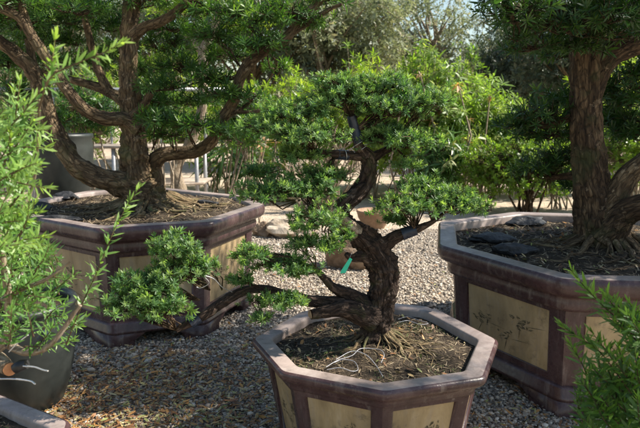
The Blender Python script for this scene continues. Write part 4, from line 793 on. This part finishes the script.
# (name, label, px, Y, (rx, ry, rz, cz), stems, whorls, leaf, width, per, mat, kw)
SH = [  # name, label, px, top py, distance, half width px, stems, whorls, leaf, width, per whorl, material
 ('evergreen_bush', 'rounded lime green bush with upright leaf tufts showing above the bonsai top', 372, 62, 10.6, 68, 14, 1000, .10, .24, 11, 'leaf_lime', dict(tip=.5)),
 ('evergreen_bush', 'sunlit lime green bush left of the bonsai crown', 285, 78, 11.4, 62, 12, 800, .10, .24, 11, 'leaf_lime', dict(tip=.45)),
 ('mango_bush', 'tall bush with long pale drooping leaves right of the bonsai crown', 425, 52, 10.2, 52, 12, 760, .135, .21, 12, 'leaf_mango', dict(droop=.9, tip=.4, amax=1.7, curl=.35)),
 ('mango_bush', 'bush with long drooping leaves behind and right of the taller drooping bush', 472, 80, 10.6, 48, 12, 700, .13, .21, 12, 'leaf_mango', dict(droop=.8, tip=.35, amax=1.7, curl=.35)),
 ('mango_bush', 'dark low bush with long leaves under the bonsai crown at the right', 440, 128, 9.4, 26, 8, 240, .16, .17, 11, 'leaf_strap', dict(droop=.8, tip=.2, amax=1.7, curl=.35)),
 ('small_leaf_bush', 'small leafed bright bush with arching brown stems left of the right trunk', 528, 136, 8.6, 46, 16, 900, .055, .42, 9, 'leaf_small', dict(tip=.4, stem='bark_dark', sr=.011)),
 ('small_leaf_bush', 'tall small leafed bush behind the left side of the right trunk', 530, 102, 10.8, 56, 14, 1000, .07, .4, 9, 'leaf_small', dict(tip=.4)),
 ('small_leaf_bush', 'bright small leafed bush seen to the right of the right trunk', 636, 100, 8.8, 42, 14, 900, .06, .4, 9, 'leaf_small', dict(tip=.4)),
 ('lime_bush', 'yellow green bush glowing behind the right tree at mid height', 640, 62, 11.5, 75, 14, 1000, .1, .26, 9, 'leaf_lime', dict(tip=.5)),
 ('evergreen_bush', 'green bush between the lime bush and the drooping bush', 410, 84, 11.9, 62, 12, 800, .09, .24, 10, 'leaf_lime', dict(tip=.3)),
 ('evergreen_bush', 'tall yellow green bush top showing above the drooping bushes', 458, 58, 12.2, 50, 12, 1000, .09, .3, 10, 'leaf_small', dict(tip=.5)),
 ('evergreen_bush', 'broad mid green bush in the gap left of the slim tree', 120, 62, 12.6, 85, 12, 1000, .09, .24, 10, 'leaf_lime', dict(tip=.3)),
 ('evergreen_bush', 'mid green bush behind the slim tree above the left planter', 212, 70, 12.0, 62, 12, 900, .09, .22, 10, 'leaf_lime', dict(tip=.35)),
 ('evergreen_bush', 'dark bush at the far left behind the jar', 10, 50, 11.0, 75, 12, 900, .09, .22, 10, 'leaf_big', dict(tip=.2)),
 ('small_leaf_bush', 'low leafy bush on the pale ground between the drooping bushes and the right planter', 486, 140, 9.0, 26, 12, 480, .055, .42, 9, 'leaf_small', dict(tip=.4)),
 ('small_leaf_bush', 'low leafy bush behind the right planter against the right trunk', 560, 132, 9.2, 30, 12, 480, .055, .42, 9, 'leaf_small', dict(tip=.3)),
 ('dark_bush', 'dark evergreen bush crown between the left tree limbs above the bench', 86, 78, 7.4, 34, 10, 420, .07, .2, 11, 'leaf_big', dict(tip=.2, z0=.95)),
 ('dark_bush', 'dark evergreen bush crown right behind the left tree main trunk', 158, 74, 7.2, 30, 10, 420, .07, .2, 11, 'leaf_big', dict(tip=.3, z0=1.0)),
 ('dark_bush', 'dark evergreen bush crown behind the right limb of the left tree', 245, 84, 7.6, 26, 10, 360, .07, .2, 11, 'leaf_big', dict(tip=.4, z0=.75)),
]
for nm, lb, px, yt, Y, hw, ns, wh, L, Wd, per, mt, kw in SH:
    top = P(px, yt, Y)[2]; rx = hw/F*Y; z0 = kw.pop('z0', .12); shrub(nm, lb, (X(px, Y), Y), (rx, rx*.75, (top-z0)/2, (top+z0)/2), ns, wh, L, Wd, per, mt, GB, **kw)
# strap leaved clump with coppery rosettes, and coppery new growth
def rosettes(name, label, lst, Y, L, Wd, per, mat, droop, cat, tip=.2, amax=1.6):
    c = P(lst[0][0], lst[0][1], Y); t = thing(name, label, cat, (c[0], Y, 0)); lv = Leaves(); tw = MB()
    pos = np.array([P(x, y, Y+R_.uniform(-.15, .15)) for x, y in lst]); ax = unit(np.array([[0, -.3, 1.]])+R_.normal(0, .3, (len(lst), 3)))
    tufts(lv, pos, ax, per, L, Wd, .3, tip, True, .5, amax, .45, droop); link('foliage', lv.mesh('foliage'), M[mat], t)
    feet = pos*np.array([1, 1, 0])+R_.normal(0, .05, pos.shape)*np.array([1, 1, 0]); twigs(tw, feet, pos, .02, .01); tw.build('stems', M['bark_pale'], t); return t
rosettes('strap_leaf_plant', 'dark strap leaved plants with arching blades left of the bonsai crown', [(228, 150), (240, 158), (252, 150), (262, 162), (245, 140), (272, 152), (233, 166), (256, 170), (220, 160), (280, 166), (226, 140), (268, 168), (214, 168)], 10.0, .52, .085, 18, 'leaf_strap', .9, 'plant')
rosettes('bromeliad', 'bromeliads with coppery orange rosettes above the strap leaved plants', [(269, 127), (262, 143), (276, 139), (302, 127)], 9.6, .17, .17, 14, 'leaf_pink', .3, 'plant', .6)
rosettes('new_growth_shrub', 'shrub stems topped by salmon pink new leaves right of the bonsai crown', [(437, 133), (441, 110), (452, 158), (415, 96), (404, 88), (446, 100), (431, 120), (458, 84), (470, 118), (420, 74), (466, 140), (490, 96)], 9.8, .12, .2, 10, 'leaf_pink', .8, 'shrub', .6)
bt = thing('bare_shrub', 'bare pale branching shrub behind the left of the bonsai trunk', 'shrub', (X(305, 9), 9, 0)); tw = MB()
for k in range(34):
    f = np.array([X(318+rg.uniform(-26, 26), 9), 9+rg.uniform(-.2, .2), 0]); e = P(rg.uniform(278, 372), rg.uniform(128, 172), 9+rg.uniform(-.4, .4)); m_ = f*.45+e*.55+np.array([rg.uniform(-.12, .12), 0, rg.uniform(-.05, .1)])
    tube(tw, [f, f*.7+m_*.3+np.array([rg.uniform(-.03, .03), 0, 0]), m_, e], [.03, .022, .015, .006], 6, n=14, rough=.1, freq=20, seed=k)
    for j in range(3):
        g = m_+(e-m_)*rg.uniform(.1, .8); h = g+np.array([rg.uniform(-.16, .16), rg.uniform(-.1, .1), rg.uniform(.0, .2)]); tube(tw, [g, (g+h)/2+np.array([0, 0, .02]), h], [.012, .009, .004], 5, n=6, rough=0)
tw.build('stems', M['bark_pale'], bt, True)

# ------------------------------------------------------------------ trees beyond
def crown_tree(label, c, H, R, trunk_r, n, leaf, mat, bark, name='garden_tree', holes=.0, zlo=.25, group='trees closing the view beyond the garden'):
    t = thing(name, label, 'tree', (c[0], c[1], 0), group); lv = Leaves(); tw = MB(); tr = MB(); rs = random.Random(int(c[0]*31+c[1]*7))
    tube(tr, [(c[0]+rs.uniform(-.2, .2)*k, c[1]+rs.uniform(-.1, .1)*k, H*.8*k/4) for k in range(5)], [trunk_r, trunk_r*.8, trunk_r*.65, trunk_r*.45, trunk_r*.2], 14, n=24, rough=.12, freq=4); tr.build('trunk', M[bark], t, True)
    k = 46; q = unit(R_.normal(0, 1, (k, 3)))*R_.random((k, 1))**.4; cl = np.array([c[0], c[1], H*(zlo+1)/2])+q*np.array([R, R*.8, H*(1-zlo)/2*.92])
    feet = np.stack([np.full(k, c[0]), np.full(k, c[1]), np.maximum(cl[:, 2]-R*.8, H*.12)], 1)+R_.normal(0, .05, (k, 3)); twigs(tw, feet, cl, trunk_r*.35, trunk_r*.1)
    i = R_.integers(0, k, n); cr = R*R_.uniform(.22, .42, k)[i]; u = unit(R_.normal(0, 1, (n, 3))); pos = cl[i]+u*(cr*R_.random(n)**.45)[:, None]*np.array([1.15, 1, .75])
    pos[:, 2] = np.maximum(pos[:, 2], .3); e = R_.integers(0, n, n//40); twigs(tw, cl[i[e]], pos[e], trunk_r*.09, trunk_r*.03)
    ax = unit(u+R_.normal(0, .6, (n, 3))+np.array([0, 0, .2])); vb = R_.random(k)[i]*.6
    tufts(lv, pos, ax, 6, leaf, .38, .6, .25, False, .5, 1.5, .1, .3, vb); link('crown', lv.mesh('crown'), M[mat], t); tw.build('branches', M[bark], t)
for (px, Y, H, R, n, mt, lb) in (
  (322, 17, 6.4, 2.2, 4200, 'leaf_far', 'haze tinted grey green tree rising behind the lime bush left of the sky gap'),
  (352, 18, 6.6, 2.0, 3800, 'leaf_far', 'haze tinted olive tree crown behind the bonsai, streaked with pale twigs'),
  (425, 22, 6.4, 1.9, 1500, 'leaf_far', 'thin olive tree with sky showing through just left of the sky gap'),
  (512, 22, 6.8, 1.9, 1500, 'leaf_far', 'loose grey green tree right of the sky gap'),
  (590, 16, 5.2, 1.9, 4000, 'leaf_far_dark', 'dark tree behind the right trunk'),
  (655, 17, 7.0, 2.8, 5000, 'leaf_far_dark', 'dark tree at the far right edge beyond the right tree'),
  (250, 18, 7.4, 2.8, 5000, 'leaf_far_dark', 'dark tree behind the long right limb of the left tree'),
  (160, 20, 6.2, 2.6, 3400, 'leaf_far', 'olive tree seen through the left tree limbs'),
  (70, 19, 6.0, 2.8, 3600, 'leaf_far', 'olive tree behind the upper left crown'),
  (-15, 17, 7.0, 2.8, 4600, 'leaf_far_dark', 'dark tree at the far left edge'),
  (508, 19, 4.1, 2.1, 3800, 'leaf_far_dark', 'dark tree filling the gap between the drooping bushes and the right trunk'),
  (400, 24, 5.4, 2.6, 3000, 'leaf_far_dark', 'dark tree low behind the haze tinted olive trees at top centre'),
  (480, 26, 3.7, 3.4, 3400, 'leaf_far_dark', 'low distant tree closing the sky gap below'),
  (300, 27, 5.2, 3.2, 3200, 'leaf_far_dark', 'distant tree low behind the centre left bushes'),
  (100, 27, 4.8, 3.4, 3200, 'leaf_far_dark', 'distant tree low behind the shade frame'),
  (620, 27, 5.6, 3.4, 3200, 'leaf_far_dark', 'distant tree low behind the right trunk'),
  (820, 20, 6.5, 3.0, 2400, 'leaf_far_dark', 'tree outside the right edge'), (-190, 20, 6.5, 3.0, 2400, 'leaf_far_dark', 'tree outside the left edge')):
    crown_tree(lb, (X(px, Y), Y), H, R, .16, n, .13, mt, 'bark_big' if 'dark' in mt else 'bark_pale')

# ------------------------------------------------------------------ camera, light, world
cam = bpy.data.cameras.new('camera'); co = bpy.data.objects.new('camera', cam); COL.objects.link(co); SC.camera = co
co.location = (0, 0, CAMH); co.rotation_euler = (math.pi/2-PITCH, 0, 0)
cam.sensor_width = 36; cam.lens = F/640*36; cam.clip_end = 400; cam.clip_start = .05
cam.dof.use_dof = True; cam.dof.focus_distance = 2.45; cam.dof.aperture_fstop = 6.0
el, az = math.radians(SUN_EL), math.radians(SUN_AZ)
sd = Vector((math.cos(el)*math.sin(az), math.cos(el)*math.cos(az), math.sin(el)))
sl = bpy.data.lights.new('sun', 'SUN'); sl.energy = 5.0; sl.angle = math.radians(.55); sl.color = (1, .93, .82)
so = bpy.data.objects.new('sun', sl); COL.objects.link(so); so.rotation_euler = sd.to_track_quat('Z', 'Y').to_euler(); so.location = (0, 0, 20)
w = bpy.data.worlds.new('World'); SC.world = w; w.use_nodes = True; nt = w.node_tree; bg = nt.nodes['Background']
sky = nt.nodes.new('ShaderNodeTexSky'); sky.sky_type = 'NISHITA'; sky.sun_disc = False; sky.sun_elevation = el; sky.sun_rotation = az; sky.air_density = 1.4; sky.dust_density = .6
nt.links.new(sky.outputs[0], bg.inputs[0]); bg.inputs[1].default_value = .082
SC.view_settings.view_transform = 'Standard'; SC.view_settings.look = 'None'; SC.view_settings.exposure = 1.02; SC.view_settings.gamma = 1; SC.view_settings.use_curve_mapping = False
SC.render.engine = 'CYCLES'; SC.cycles.max_bounces = 8; SC.cycles.transparent_max_bounces = 4; SC.cycles.use_denoising = True
